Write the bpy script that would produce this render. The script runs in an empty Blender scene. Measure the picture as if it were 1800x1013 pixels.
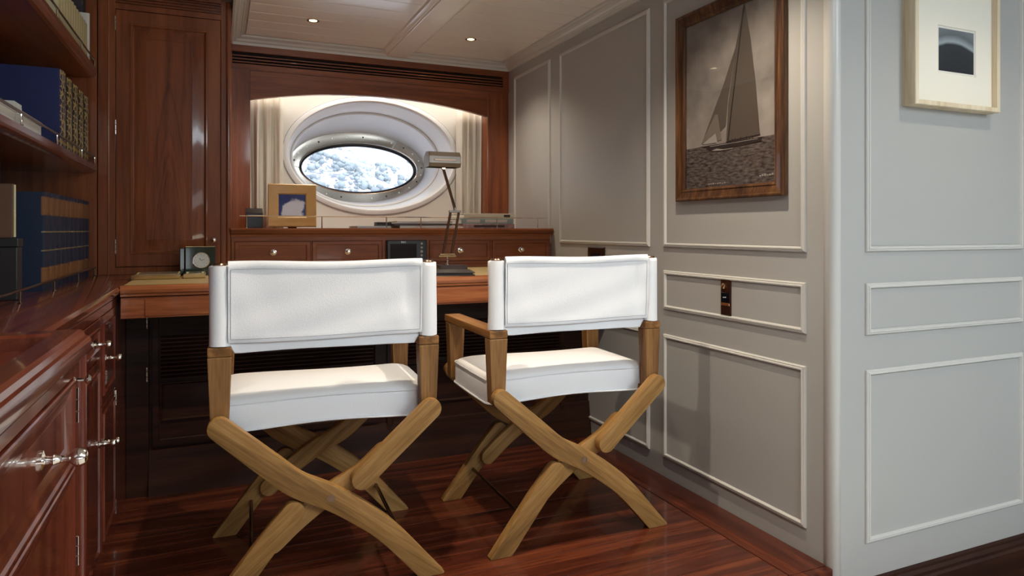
import bpy, bmesh, math, random
from mathutils import Vector, Matrix
random.seed(7)
PI = math.pi
scene = bpy.context.scene
C = scene.collection
S = 0.95            # metres per drawing unit (all coordinates below are drawing units)

# ------------------------------------------------------------------ camera
cam = bpy.data.cameras.new('camera'); camo = bpy.data.objects.new('camera', cam); C.objects.link(camo)
camo.location = (0, 0, 1.0*S)
camo.rotation_euler = (PI/2, 0, -math.radians(23.48))
cam.sensor_width = 36; cam.lens = 36*1195/1800.0
cam.shift_y = -101.5/1800.0
cam.clip_start = 0.02; cam.clip_end = 300
scene.camera = camo
# ------------------------------------------------------------------ world, sun, lights, exposure
w = bpy.data.worlds.new('sky'); scene.world = w; w.use_nodes = True
bg = w.node_tree.nodes['Background']; bg.inputs['Color'].default_value = (0.66, 0.78, 1.0, 1); bg.inputs['Strength'].default_value = 1.7
scene.view_settings.view_transform = 'Standard'; scene.view_settings.look = 'None'
scene.view_settings.exposure = 0.0; scene.view_settings.gamma = 1.0
scene.view_settings.use_curve_mapping = False
def light(name, kind, loc, rot, energy, color, **kw):
    l = bpy.data.lights.new(name, kind); l.energy = energy; l.color = color
    for k, v in kw.items(): setattr(l, k, v)
    o = bpy.data.objects.new(name, l); C.objects.link(o)
    o.location = Vector(loc)*S; o.rotation_euler = rot
    return o
light('sun', 'SUN', (0, -5, 20), (math.radians(35), 0, math.radians(20)), 3.2, (1, .96, .90), angle=.01)
COOL = (0.80, 0.92, 1.0); WARM = (1.0, 0.85, 0.66)
# added lamp for cool daylight from high right behind the camera
light('added_daylight_high', 'AREA', (2.75, -1.75, 2.30), (math.radians(70), 0, math.radians(32)), 70, COOL, shape='RECTANGLE', size=1.5, size_y=1.5)
# added low fill lamp at the rear, tilted up to brighten the ceiling
light('added_fill_low', 'AREA', (.75, -2.1, .55), (math.radians(118), 0, math.radians(-4)), 9, (.92, .96, 1.0), shape='RECTANGLE', size=1.4, size_y=.7)
# added overhead fill lamp below the hallway ceiling
light('added_fill_overhead', 'AREA', (.75, -.55, 2.0), (math.radians(28), 0, 0), 25, COOL, shape='RECTANGLE', size=.8, size_y=.7)
# strip lamp added behind the arched header to brighten curtains and hull lining
light('added_curtain_strip', 'AREA', (.85, 3.97, 1.87), (0, 0, 0), 3.8, (1, .92, .80), shape='RECTANGLE', size=1.42, size_y=.05)
SPOTS = [(.433, 3.44, 26), (1.253, 3.44, 20), (.433, 1.70, 48), (1.253, 1.70, 48), (2.16, .92, 14), (.433, -.04, 34), (1.253, -.04, 16)]  # last two are added fill spots that brighten the right wall
for x, y, e in SPOTS:
    light('downlight_or_fill', 'SPOT', (x, y, 2.015), (0, 0, 0), e, WARM, spot_size=math.radians(125), spot_blend=.9, shadow_soft_size=.018)

# ------------------------------------------------------------------ helpers
def sv(v): return (v[0]*S, v[1]*S, v[2]*S)
class MB:
    """collects geometry in drawing units"""
    def __init__(s, T=None): s.v = []; s.f = []; s.T = T
    def add(s, vs, fs):
        b = len(s.v)
        if s.T: vs = [s.T(p) for p in vs]
        s.v += [tuple(p) for p in vs]; s.f += [tuple(b+i for i in f) for f in fs]
    def box(s, x0, x1, y0, y1, z0, z1):
        s.add([(x0,y0,z0),(x1,y0,z0),(x1,y1,z0),(x0,y1,z0),(x0,y0,z1),(x1,y0,z1),(x1,y1,z1),(x0,y1,z1)],
              [(0,3,2,1),(4,5,6,7),(0,1,5,4),(1,2,6,5),(2,3,7,6),(3,0,4,7)]); return s
    def loft(s, rings, closed=True, cap0=False, cap1=False):
        n = len(rings[0]); vs = [p for r in rings for p in r]; fs = []
        for i in range(len(rings)-1):
            for j in range(n if closed else n-1):
                k = (j+1) % n
                fs.append((i*n+j, i*n+k, (i+1)*n+k, (i+1)*n+j))
        if cap0: fs.append(tuple(range(n))[::-1])
        if cap1: fs.append(tuple((len(rings)-1)*n+j for j in range(n)))
        s.add(vs, fs); return s
    def prism(s, poly, axis, a0, a1):
        def P(p, a):
            return {'x': (a, p[0], p[1]), 'y': (p[0], a, p[1]), 'z': (p[0], p[1], a)}[axis]
        return s.loft([[P(p, a0) for p in poly], [P(p, a1) for p in poly]], True, True, True)
    def frame(s, a0, a1, b0, b1, prof, cap=False, closed=False):
        """rectangular moulding in the (a,b) plane: prof = [(inset, height)...]"""
        R = [[(a0+i, b0+i, h), (a1-i, b0+i, h), (a1-i, b1-i, h), (a0+i, b1-i, h)] for i, h in prof]
        if closed: R.append(R[0])
        return s.loft(R, True, False, cap)
    def lathe(s, c, axis, prof, n=16):
        ax = Vector(axis).normalized(); t = Vector((0,0,1)) if abs(ax.z) < .9 else Vector((1,0,0))
        u = ax.cross(t).normalized(); w_ = ax.cross(u); c = Vector(c)
        R = [[tuple(c+ax*h+(u*math.cos(2*PI*k/n)+w_*math.sin(2*PI*k/n))*r) for k in range(n)] for r, h in prof]
        return s.loft(R, True, True, True)
    def tube(s, pts, r, n=8, closed=False):
        P = [Vector(p) for p in pts]; R = []
        N = len(P)
        up = Vector((0, 0, 1))
        for i, p in enumerate(P):
            if closed: d = (P[(i+1) % N]-P[i-1])
            else: d = P[min(i+1, N-1)]-P[max(i-1, 0)]
            d.normalize()
            a = up if abs(d.dot(up)) < .95 else Vector((0, 1, 0))
            u = d.cross(a).normalized(); v = d.cross(u)
            rr = r[i] if isinstance(r, (list, tuple)) else r
            R.append([tuple(p+(u*math.cos(2*PI*k/n)+v*math.sin(2*PI*k/n))*rr) for k in range(n)])
        if closed: R.append(R[0]); return s.loft(R)
        return s.loft(R, True, True, True)
    def mesh(s, name, mats, smooth=None, base=(0,0,0), merge=True, bevel=0):
        me = bpy.data.meshes.new(name); bm = bmesh.new()
        vs = [bm.verts.new(((p[0]-base[0])*S, (p[1]-base[1])*S, (p[2]-base[2])*S)) for p in s.v]
        for f in s.f:
            try: bm.faces.new([vs[i] for i in f])
            except ValueError: pass
        if merge: bmesh.ops.remove_doubles(bm, verts=bm.verts, dist=1e-6)
        bmesh.ops.recalc_face_normals(bm, faces=bm.faces)
        if bevel:
            es = [e for e in bm.edges if len(e.link_faces) == 2 and e.calc_face_angle(0) > .6]
            bmesh.ops.bevel(bm, geom=es, offset=bevel*S, segments=2, profile=.6, affect='EDGES', clamp_overlap=True)
        bm.to_mesh(me); bm.free()
        if not isinstance(mats, (list, tuple)): mats = [mats]
        for m in mats: me.materials.append(m)
        if smooth:
            for p in me.polygons: p.use_smooth = True
            me.set_sharp_from_angle(angle=math.radians(smooth))
        return me
def link(name, me, parent=None, loc=(0,0,0), rz=0, label=None):
    o = bpy.data.objects.new(name, me); C.objects.link(o); o.location = sv(loc)
    if rz: o.rotation_euler[2] = rz
    if parent: o.parent = parent
    if label: o['label'] = label
    return o
BASE = {}
def part(name, mb, mat, parent, smooth=None, bevel=0, label=None):
    """a part whose geometry is given in room coordinates"""
    b = BASE.get(parent.name, (0,0,0))
    o = link(name, mb.mesh(name, mat, smooth, b, True, bevel), parent, label=label)
    BASE[o.name] = b
    return o
def thing(name, label, cat, loc=(0,0,0), rz=0, group=None):
    o = bpy.data.objects.new(name, None); C.objects.link(o); o.location = sv(loc); o.rotation_euler = (0,0,rz)
    o.empty_display_size = .05
    o['label'] = label; o['category'] = cat
    if group: o['group'] = group
    BASE[o.name] = loc
    return o
def solo(name, mb, mat, label, cat, loc, smooth=None, bevel=0, group=None):
    o = link(name, mb.mesh(name, mat, smooth, loc, True, bevel), None, loc)
    o['label'] = label; o['category'] = cat
    if group: o['group'] = group
    BASE[o.name] = loc
    return o
def struct(name, mb, mat, smooth=None, bevel=0, label=None, loc=(0,0,0)):
    o = link(name, mb.mesh(name, mat, smooth, loc, True, bevel), None, loc); o['kind'] = 'structure'
    if label: o['label'] = label
    BASE[o.name] = loc
    return o
def copy_tree(o, parent=None):
    c = o.copy(); C.objects.link(c); c.parent = parent
    for ch in list(o.children): copy_tree(ch, c)
    return c

# ------------------------------------------------------------------ materials
def mat(name, col, rough=.5, metal=0, coat=0, spec=.5, emit=None, bump=None, noise=None):
    m = bpy.data.materials.new(name); m.use_nodes = True; nt = m.node_tree; b = nt.nodes['Principled BSDF']
    b.inputs['Base Color'].default_value = (*col, 1); b.inputs['Roughness'].default_value = rough
    b.inputs['Metallic'].default_value = metal; b.inputs['Coat Weight'].default_value = coat
    b.inputs['Coat Roughness'].default_value = .06; b.inputs['Specular IOR Level'].default_value = spec
    if emit: b.inputs['Emission Color'].default_value = (*emit[0], 1); b.inputs['Emission Strength'].default_value = emit[1]
    if noise:   # subtle procedural tone variation: (scale, amount)
        tc = nt.nodes.new('ShaderNodeTexCoord'); n = nt.nodes.new('ShaderNodeTexNoise'); n.inputs['Scale'].default_value = noise[0]; n.inputs['Detail'].default_value = 4
        mx = nt.nodes.new('ShaderNodeMix'); mx.data_type = 'RGBA'
        mx.inputs[6].default_value = (*[c*(1-noise[1]) for c in col], 1); mx.inputs[7].default_value = (*[min(1, c*(1+noise[1])) for c in col], 1)
        nt.links.new(tc.outputs['Object'], n.inputs['Vector']); nt.links.new(n.outputs['Fac'], mx.inputs[0]); nt.links.new(mx.outputs[2], b.inputs['Base Color'])
    if bump:    # (scale, strength)
        tc = nt.nodes.new('ShaderNodeTexCoord'); n = nt.nodes.new('ShaderNodeTexNoise'); n.inputs['Scale'].default_value = bump[0]; n.inputs['Detail'].default_value = 3
        bp = nt.nodes.new('ShaderNodeBump'); bp.inputs['Strength'].default_value = bump[1]; bp.inputs['Distance'].default_value = .002
        nt.links.new(tc.outputs['Object'], n.inputs['Vector']); nt.links.new(n.outputs['Fac'], bp.inputs['Height']); nt.links.new(bp.outputs[0], b.inputs['Normal'])
    return m
def wood(name, stops, axis='z', rough=.3, coat=.6, scale=1.0, cathedral=None, streak=1.0, perobj=0, tilt=0):
    """varnished wood, grain along axis; stops = colour ramp [(pos, rgb)]"""
    m = bpy.data.materials.new(name); m.use_nodes = True; nt = m.node_tree; N = nt.nodes; L = nt.links; b = N['Principled BSDF']
    tc = N.new('ShaderNodeTexCoord'); mp = N.new('ShaderNodeMapping')
    sc = {'x': (1.6, 26, 26), 'y': (26, 1.6, 26), 'z': (26, 26, 1.6)}[axis]
    mp.inputs['Scale'].default_value = [c*scale for c in sc]
    if tilt:
        rt = N.new('ShaderNodeVectorRotate'); rt.rotation_type = 'Y_AXIS'; rt.inputs['Angle'].default_value = math.radians(-tilt)
        L.new(tc.outputs['Object'], rt.inputs['Vector']); L.new(rt.outputs[0], mp.inputs['Vector'])
    else: L.new(tc.outputs['Object'], mp.inputs['Vector'])
    if perobj:
        oi = N.new('ShaderNodeObjectInfo'); mm = N.new('ShaderNodeMath'); mm.operation = 'MULTIPLY'; mm.inputs[1].default_value = 40
        L.new(oi.outputs['Random'], mm.inputs[0]); cb = N.new('ShaderNodeCombineXYZ')
        for k in range(3): L.new(mm.outputs[0], cb.inputs[k])
        L.new(cb.outputs[0], mp.inputs['Location'])
    n1 = N.new('ShaderNodeTexNoise'); n1.inputs['Scale'].default_value = 1; n1.inputs['Detail'].default_value = 5; n1.inputs['Distortion'].default_value = .6
    L.new(mp.outputs[0], n1.inputs['Vector'])
    n2 = N.new('ShaderNodeTexNoise'); n2.inputs['Scale'].default_value = 7; n2.inputs['Detail'].default_value = 3
    L.new(mp.outputs[0], n2.inputs['Vector'])
    fac = N.new('ShaderNodeMath'); fac.operation = 'MULTIPLY_ADD'; fac.inputs[1].default_value = .35*streak; fac.inputs[2].default_value = -.175*streak
    L.new(n2.outputs['Fac'], fac.inputs[0])
    ad = N.new('ShaderNodeMath'); ad.operation = 'ADD'; L.new(n1.outputs['Fac'], ad.inputs[0]); L.new(fac.outputs[0], ad.inputs[1])
    src = ad.outputs[0]
    if perobj:
        a2 = N.new('ShaderNodeMath'); a2.operation = 'MULTIPLY_ADD'; a2.inputs[1].default_value = perobj; L.new(oi.outputs['Random'], a2.inputs[0])
        a3 = N.new('ShaderNodeMath'); a3.operation = 'SUBTRACT'; a3.inputs[1].default_value = perobj/2; L.new(src, a3.inputs[0])
        L.new(a3.outputs[0], a2.inputs[2]); src = a2.outputs[0]
    if cathedral:   # pointed arch figure (x0, z0)
        sx = N.new('ShaderNodeSeparateXYZ'); L.new(tc.outputs['Object'], sx.inputs[0])
        nn = N.new('ShaderNodeTexNoise'); nn.inputs['Scale'].default_value = 3.0; L.new(tc.outputs['Object'], nn.inputs['Vector'])
        def M(op, a, bb=None, c=None):
            q = N.new('ShaderNodeMath'); q.operation = op
            for i, t in enumerate((a, bb, c)):
                if t is None: continue
                if isinstance(t, (int, float)): q.inputs[i].default_value = t
                else: L.new(t, q.inputs[i])
            return q.outputs[0]
        dx = M('SUBTRACT', sx.outputs[0], cathedral[0]*S); dx2 = M('POWER', M('ABSOLUTE', dx), 1.5)
        h = M('MULTIPLY_ADD', dx2, 26.0, sx.outputs[2]); h = M('MULTIPLY_ADD', nn.outputs['Fac'], .10, h)
        h = M('SUBTRACT', h, cathedral[1]*S)
        n1d = N.new('ShaderNodeTexNoise'); n1d.noise_dimensions = '1D'; n1d.inputs['Scale'].default_value = 13; n1d.inputs['Detail'].default_value = 2
        L.new(h, n1d.inputs['W'])
        below = M('LESS_THAN', h, 0.0)
        d = M('MULTIPLY', M('SUBTRACT', n1d.outputs['Fac'], .5), below)
        src = M('MULTIPLY_ADD', d, .6, src)
    cr = N.new('ShaderNodeValToRGB'); L.new(src, cr.inputs['Fac'])
    el = cr.color_ramp.elements
    while len(el) < len(stops): el.new(.5)
    for e, (p, c) in zip(el, stops): e.position = p; e.color = (*c, 1)
    L.new(cr.outputs['Color'], b.inputs['Base Color'])
    b.inputs['Roughness'].default_value = rough; b.inputs['Coat Weight'].default_value = coat*.8; b.inputs['Coat Roughness'].default_value = .07; b.inputs['Specular IOR Level'].default_value = .22
    return m
MAH = [(.20, (.12, .032, .012)), (.5, (.215, .062, .022)), (.80, (.32, .105, .038))]
M_mz = wood('mahogany_vertical', MAH, 'z'); M_mx = wood('mahogany_across', MAH, 'x'); M_my = wood('mahogany_deep', MAH, 'y')
M_door = wood('mahogany_figured', [(.20, (.085, .021, .009)), (.5, (.215, .060, .022)), (.80, (.29, .090, .033))], 'z', rough=.28, cathedral=(0.0, .90))
RED = [(.30, (.065, .012, .007)), (.5, (.115, .023, .012)), (.72, (.17, .042, .020))]
M_redy = wood('mahogany_red_deep', RED, 'y', rough=.22, coat=.9); M_redz = wood('mahogany_red_vertical', RED, 'z', rough=.25, coat=.8)
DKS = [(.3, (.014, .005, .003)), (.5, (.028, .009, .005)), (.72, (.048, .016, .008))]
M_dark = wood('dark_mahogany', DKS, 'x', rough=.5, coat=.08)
M_desk = wood('desk_mahogany', [(.3, (.19, .048, .014)), (.5, (.32, .096, .030)), (.72, (.46, .17, .058))], 'x', rough=.28)
M_floor = wood('floor_mahogany', [(.28, (.030, .007, .004)), (.5, (.085, .018, .008)), (.72, (.17, .042, .016))], 'x', rough=.27, coat=.5, scale=.8, perobj=.07)
M_floory = wood('floor_mahogany_border', [(.28, (.035, .008, .004)), (.5, (.085, .018, .008)), (.72, (.15, .038, .016))], 'y', rough=.27, coat=.5, scale=.8)
TEAK = [(.25, (.13, .062, .018)), (.5, (.27, .140, .042)), (.75, (.40, .228, .080))]
M_tz = wood('teak_upright', [(p, (c[0]*.80, c[1]*.74, c[2]*.8)) for p, c in TEAK], 'z', rough=.5, coat=.05, streak=1.4)
M_tx = wood('teak_legs', TEAK, 'x', rough=.5, coat=.05, streak=1.4, tilt=38); M_tx2 = wood('teak_legs_crossing', TEAK, 'x', rough=.5, coat=.05, streak=1.4, tilt=-40); M_ty = wood('teak_arms', [(p, (c[0]*.9, c[1]*.78, c[2]*.75)) for p, c in TEAK], 'y', rough=.5, coat=.05)
M_oak = wood('picture_frame_oak', [(.28, (.03, .012, .006)), (.5, (.075, .032, .014)), (.72, (.16, .075, .030))], 'z', rough=.4, coat=.3, streak=1.8)
M_ash = wood('pale_ash', [(.28, (.52, .42, .27)), (.5, (.66, .56, .40)), (.75, (.76, .68, .53))], 'z', rough=.5, coat=0)
M_gild = mat('honey_wood', (.50, .27, .075), .35, coat=.4, noise=(30, .15))
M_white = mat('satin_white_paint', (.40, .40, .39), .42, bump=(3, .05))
M_ceil = mat('gloss_white_paint', (.83, .81, .77), .28, coat=.3)
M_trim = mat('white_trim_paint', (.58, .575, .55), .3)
M_liner = mat('liner_gloss_white', (.70, .71, .72), .38, coat=.12)
M_hull = mat('hull_lining_white', (.70, .69, .64), .5)
M_chrome = mat('polished_nickel', (.80, .76, .70), .1, metal=1)
M_ring = mat('polished_steel_ring', (.42, .37, .32), .16, metal=1)
M_brass = mat('polished_brass', (.72, .56, .30), .14, metal=1)
M_bronze = mat('dark_bronze', (.20, .13, .09), .28, metal=1)
M_lampm = mat('satin_bronze_lamp', (.24, .20, .165), .35, metal=.9)
M_black = mat('black_plastic', (.018, .019, .021), .35)
M_blackg = mat('black_glass', (.006, .006, .010), .06)
M_leather = mat('black_leather', (.022, .018, .018), .42, bump=(400, .3))
M_tan = mat('desk_leather_tan', (.42, .30, .13), .55, bump=(300, .2), noise=(6, .06))
M_void = mat('vent_void', (.006, .004, .003), .8)
M_paper = mat('paper_white', (.72, .70, .64), .7)
M_cream = mat('cream_cloth', (.55, .48, .27), .6, noise=(60, .12))
M_navy = mat('navy_cloth', (.010, .018, .060), .5, noise=(40, .2))
M_blue = mat('royal_blue_cloth', (.020, .035, .15), .5, noise=(8, .1))
M_brownbox = mat('brown_leather_box', (.10, .052, .028), .5, noise=(9, .1))
M_green = mat('dark_green_lacquer', (.008, .020, .012), .12, coat=.6)
M_grey = mat('stitch_grey', (.30, .31, .34), .8)
def fabric():
    m = mat('white_sailcloth', (.84, .85, .87), .75); nt = m.node_tree; N = nt.nodes; L = nt.links; b = N['Principled BSDF']
    b.inputs['Sheen Weight'].default_value = .15
    tc = N.new('ShaderNodeTexCoord'); n = N.new('ShaderNodeTexNoise'); n.inputs['Scale'].default_value = 1; n.inputs['Detail'].default_value = 2
    mp = N.new('ShaderNodeMapping'); mp.inputs['Scale'].default_value = (220, 220, 900); L.new(tc.outputs['Object'], mp.inputs[0]); L.new(mp.outputs[0], n.inputs['Vector'])
    mp2 = N.new('ShaderNodeMapping'); mp2.inputs['Scale'].default_value = (900, 900, 160); n2 = N.new('ShaderNodeTexNoise'); n2.inputs['Scale'].default_value = 1
    L.new(tc.outputs['Object'], mp2.inputs[0]); L.new(mp2.outputs[0], n2.inputs['Vector'])
    ad = N.new('ShaderNodeMath'); ad.operation = 'ADD'; L.new(n.outputs['Fac'], ad.inputs[0]); L.new(n2.outputs['Fac'], ad.inputs[1])
    bp = N.new('ShaderNodeBump'); bp.inputs['Strength'].default_value = .35; bp.inputs['Distance'].default_value = .0015
    L.new(ad.outputs[0], bp.inputs['Height']); L.new(bp.outputs[0], b.inputs['Normal'])
    return m
M_fab = fabric()
def curtain_mat():
    m = mat('sheer_curtain', (.88, .85, .78), .9); b = m.node_tree.nodes['Principled BSDF']
    b.inputs['Transmission Weight'].default_value = 0
    N = m.node_tree.nodes; L = m.node_tree.links
    tr = N.new('ShaderNodeBsdfTranslucent'); tr.inputs['Color'].default_value = (.74, .68, .58, 1)
    mx = N.new('ShaderNodeMixShader'); mx.inputs[0].default_value = .4
    L.new(b.outputs[0], mx.inputs[1]); L.new(tr.outputs[0], mx.inputs[2]); L.new(mx.outputs[0], N['Material Output'].inputs[0])
    return m
M_curt = curtain_mat()
def glass(name, col=(.95, .97, 1)):
    m = bpy.data.materials.new(name); m.use_nodes = True; N = m.node_tree.nodes; L = m.node_tree.links
    for n in list(N):
        if n.type != 'OUTPUT_MATERIAL': N.remove(n)
    t = N.new('ShaderNodeBsdfTransparent'); t.inputs[0].default_value = (*col, 1); g = N.new('ShaderNodeBsdfGlossy'); g.inputs['Roughness'].default_value = .02
    mx = N.new('ShaderNodeMixShader'); mx.inputs[0].default_value = .05
    L.new(t.outputs[0], mx.inputs[1]); L.new(g.outputs[0], mx.inputs[2]); L.new(mx.outputs[0], N['Material Output'].inputs[0])
    return m
M_glass = glass('clear_glass')
M_lens = mat('lamp_lens', (1, .95, .85), .4, emit=((1, .86, .62), 9.0))

# plane maps: (a, b, c) = (along, up, out of the surface)
def back_map(y0): return lambda p: (p[0], y0-p[2], p[1])
def right_map(x0): return lambda p: (x0-p[2], p[0], p[1])
def left_map(x0): return lambda p: (x0+p[2], p[0], p[1])

# ================================================================== ROOM SHELL
XR = 1.67; YF = 1.475; XL = -.80; YB = 4.10; ZC = 2.03
# --- floor: raised study sole, planks across, a border plank along the right wall
fl = struct('floor', MB().box(XL, XR, 1.50, YB+.1, -.2, -.016), M_dark, label='raised dark mahogany plank floor under the two chairs')
pw = .128; ny = 12
PX0 = -.34
me_p = MB().box(0, XR-.15-PX0-.002, 0, pw-.0016, -.016, 0).mesh('floor_plank', M_floor, bevel=.0008)
y = 1.487
for k in range(11):
    link('floor_plank', me_p, fl, (PX0, y+k*pw, 0))
part('border_plank', MB().box(XR-.148, XR-.002, 1.487, 2.895, -.016, 0), M_floory, fl, bevel=.0008)
part('step_nosing', MB().box(PX0, XR-.002, 1.462, 1.486, -.035, 0), M_floory, fl, bevel=.004)
hall = struct('floor_hallway', MB().box(-.8, 3.4, -2.2, 1.5, -.25, -.2), M_floory, label='lower dark wood floor of the hallway')
part('bounce_sheet', MB().box(-.15, 3.3, -2.1, 1.15, -.2, -.188), mat('bounce_sheet_pale', (.75, .73, .68), .95, bump=(500, .4)), hall, bevel=.003)  # unseen pale sheet added to bounce light onto the ceiling
# --- right wall with applied mouldings
wr = struct('wall_right', MB().box(XR, XR+.06, YF, YB+.2, -.2, ZC+.05), M_white, label='white panelled wall running back to the porthole')
wf = struct('wall_front', MB().box(XR+.06, 3.40, YF, YF+.06, -.2, ZC+.05), M_white, label='white panelled wall facing the hallway at right')
MP = [(0, 0), (.001, .006), (.004, .009), (.007, .008), (.0095, .011), (.013, .011), (.016, .006), (.018, 0)]
rows = [(.932, 1.934, 'upper'), (.680, .838, 'middle'), (.080, .580, 'lower')]
def mould(par, T, a0, a1, b0, b1):
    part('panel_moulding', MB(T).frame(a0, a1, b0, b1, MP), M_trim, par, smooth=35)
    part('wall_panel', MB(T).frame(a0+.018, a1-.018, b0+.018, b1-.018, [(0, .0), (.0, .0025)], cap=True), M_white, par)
for a0, a1 in [(1.562, 2.288), (2.388, 3.20), (3.315, 3.80)]:
    for b0, b1, _ in rows:
        mould(wr, right_map(XR), a0, a1, b0, b1)
for a0, a1 in [(1.815, 2.587), (2.70, 3.30)]:
    for b0, b1 in [(.934, 1.92), (.679, .838), (.044, .573)]:
        mould(wf, back_map(YF), a0, a1, b0, b1)
part('corner_bead', MB().lathe((XR+.018, YF+.008, -.03), (0, 0, 1), [(.020, 0), (.024, .004), (.024, 2.06)], 20), M_trim, wf, smooth=50)
prof = [(YF, -.2), (YF-.020, -.2), (YF-.020, -.105), (YF-.014, -.098), (YF-.014, -.088), (YF-.008, -.078), (YF-.008, -.070), (YF, -.064)]
struct('baseboard_front', MB().prism(prof, 'x', XR+.02, 3.4), M_dark, smooth=30, label='dark wood baseboard of the hallway wall')
# --- ceiling: planks between a beam and crown mouldings
ce = struct('ceiling', MB().box(-.85, 3.45, -.25, YB+.9, ZC+.012, ZC+.08).box(-.85, 1.75, -2.25, -.25, ZC+.012, ZC+.08), M_ceil, label='white planked ceiling with a broad beam')
def planks(x0, x1, y0, y1):
    n = int(round((y1-y0)/.135)); p = (y1-y0)/n
    me = MB().box(0, x1-x0, 0, p-.0038, 0, .0125).mesh('ceiling_plank', M_ceil, bevel=.0012)
    for k in range(n): link('ceiling_plank', me, ce, (x0, y0+k*p, ZC))
planks(.14, .86, .45, 3.83); planks(1.05, 1.60, .45, 3.83)
part('ceiling_beam', MB().box(.895, 1.012, -.5, 3.86, ZC-.030, ZC+.012), M_ceil, ce, bevel=.004)
for sgn, xa in ((-1, .895), (1, 1.012)):
    pr = [(xa, ZC+.012), (xa, ZC-.022), (xa+sgn*.008, ZC-.022), (xa+sgn*.018, ZC-.012), (xa+sgn*.024, ZC-.010), (xa+sgn*.030, ZC), (xa+sgn*.036, ZC), (xa+sgn*.036, ZC+.012)]
    part('beam_moulding', MB().prism(pr, 'y', -.5, 3.86), M_ceil, ce, smooth=30)
CP = [(0, -.042), (.010, -.042), (.014, -.030), (.022, -.026), (.026, -.026), (.032, -.016), (.046, -.008), (.052, -.008), (.056, 0), (.068, 0), (.068, .012), (0, .012)]
part('crown_moulding', MB().prism([(3.90-a, ZC+b) for a, b in CP], 'x', .066, XR), M_trim, ce, smooth=25)
part('crown_moulding', MB().prism([(.066+a, ZC+b) for a, b in CP], 'y', -.5, 3.90), M_trim, ce, smooth=25)
part('crown_moulding', MB().prism([(XR-a, ZC+b) for a, b in CP], 'y', YF, 3.90), M_trim, ce, smooth=25)
# unseen sides of the saloon
struct('wall_left', MB().box(XL-.06, XL, -2.2, YB, -.25, ZC+.05), M_mz, label='dark wood wall behind the bookshelves')
struct('wall_rear', MB().box(XL, 3.46, -2.26, -2.2, -.25, ZC+.05), M_white)
# unseen shaft added to enclose the high daylight lamp
struct('wall_light_shaft', MB().box(1.69, 3.46, -2.26, -2.2, ZC+.05, 3.5).box(1.69, 3.46, -.25, -.19, ZC+.08, 3.5).box(1.69, 1.75, -2.2, -.25, ZC+.08, 3.5).box(3.40, 3.46, -2.2, -.25, ZC+.05, 3.5).box(1.69, 3.46, -2.26, -.19, 3.5, 3.56), M_white)
struct('wall_hallway', MB().box(3.40, 3.46, -2.2, YF+.06, -.25, ZC+.05), M_white)
# bulkhead above cupboard and bookcase
struct('trim_2', MB().box(XL, .062, 3.315, 3.90, 1.93, ZC+.012).box(XL, .062, 3.60, 3.90, .0, 1.93), M_mz)

# ------------------------------------------------------------------ downlights
for i, (x, y, e) in enumerate(SPOTS[:4]):
    lab = ['recessed brass-rimmed ceiling light left of the beam, by the porthole wall', 'recessed brass-rimmed ceiling light right of the beam, by the porthole wall',
           'recessed ceiling light over the left chair', 'recessed ceiling light over the right chair'][i]
    t = thing('ceiling_light', lab, 'ceiling light', (x, y, ZC), 0, 'recessed ceiling lights')
    zc = ZC
    R = [(.026, .001), (.030, -.002), (.030, -.0045), (.024, -.006), (.019, -.004), (.019, .001)]
    m = MB(); m.loft([[(x+r*math.cos(a*PI/12), y+r*math.sin(a*PI/12), zc+h) for a in range(24)] for r, h in R])
    part('rim', m, M_brass, t, smooth=40)
    m = MB(); m.loft([[(x+r*math.cos(a*PI/12), y+r*math.sin(a*PI/12), zc+h) for a in range(24)] for r, h in [(.0188, -.001), (.012, -.0035), (.004, -.0042)]], cap1=True)
    part('lens', m, M_lens, t, smooth=60)

# ================================================================== PORTHOLE WALL
CX, CZ = .877, 1.45
def ell(rx, rz, y, cx=CX, cz=CZ, n=72):
    return [(cx+rx*math.cos(2*PI*k/n), y, cz+rz*math.sin(2*PI*k/n)) for k in range(n)]
def rectring(x0, x1, z0, z1, y, n=72):
    out = []
    for k in range(n):
        a = 2*PI*k/n; ca, sa = math.cos(a), math.sin(a)
        tx = ((x1-CX) if ca > 0 else (CX-x0))/max(abs(ca), 1e-9); tz = ((z1-CZ) if sa > 0 else (CZ-z0))/max(abs(sa), 1e-9)
        t = min(tx, tz); out.append((CX+ca*t, y, CZ+sa*t))
    return out
wb = struct('wall_back', MB().loft([rectring(.06, XR, .78, 2.045, YB), ell(.53, .354, YB)]), M_hull, label='off-white hull lining around the porthole')
part('wall_base', MB().box(-.8, XR, YB, YB+.05, -.2, .78), M_hull, wb)
part('outer_shell', MB().loft([rectring(-.9, 1.9, -.3, 2.2, YB+.62), ell(.60, .42, YB+.62, CX, 1.43)]), M_hull, wb)
wn = struct('window_1', MB().loft([ell(.535, .359, YB), ell(.535, .359, YB-.006), ell(.527, .351, YB-.010), ell(.505, .330, YB-.010), ell(.499, .324, YB-.004),
      ell(.495, .320, YB+.03)]), M_liner, smooth=40, label='oval porthole deep in a white liner')
m = MB(); R = []
for t, rx, rz, cz in [(0, .495, .320, 1.45), (.03, .492, .318, 1.45), (.10, .482, .309, 1.448), (.17, .470, .298, 1.446)]:
    R.append(ell(rx, rz, YB+.03+t, CX, cz))
m.loft(R); part('outer_liner', m, M_liner, wn, smooth=60)
m = MB(); m.loft([ell(.470, .298, YB+.20, CX, 1.446), ell(.458, .287, YB+.204, CX, 1.446), ell(.454, .283, YB+.215, CX, 1.446)]); part('liner_step', m, M_liner, wn, smooth=30)
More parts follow.
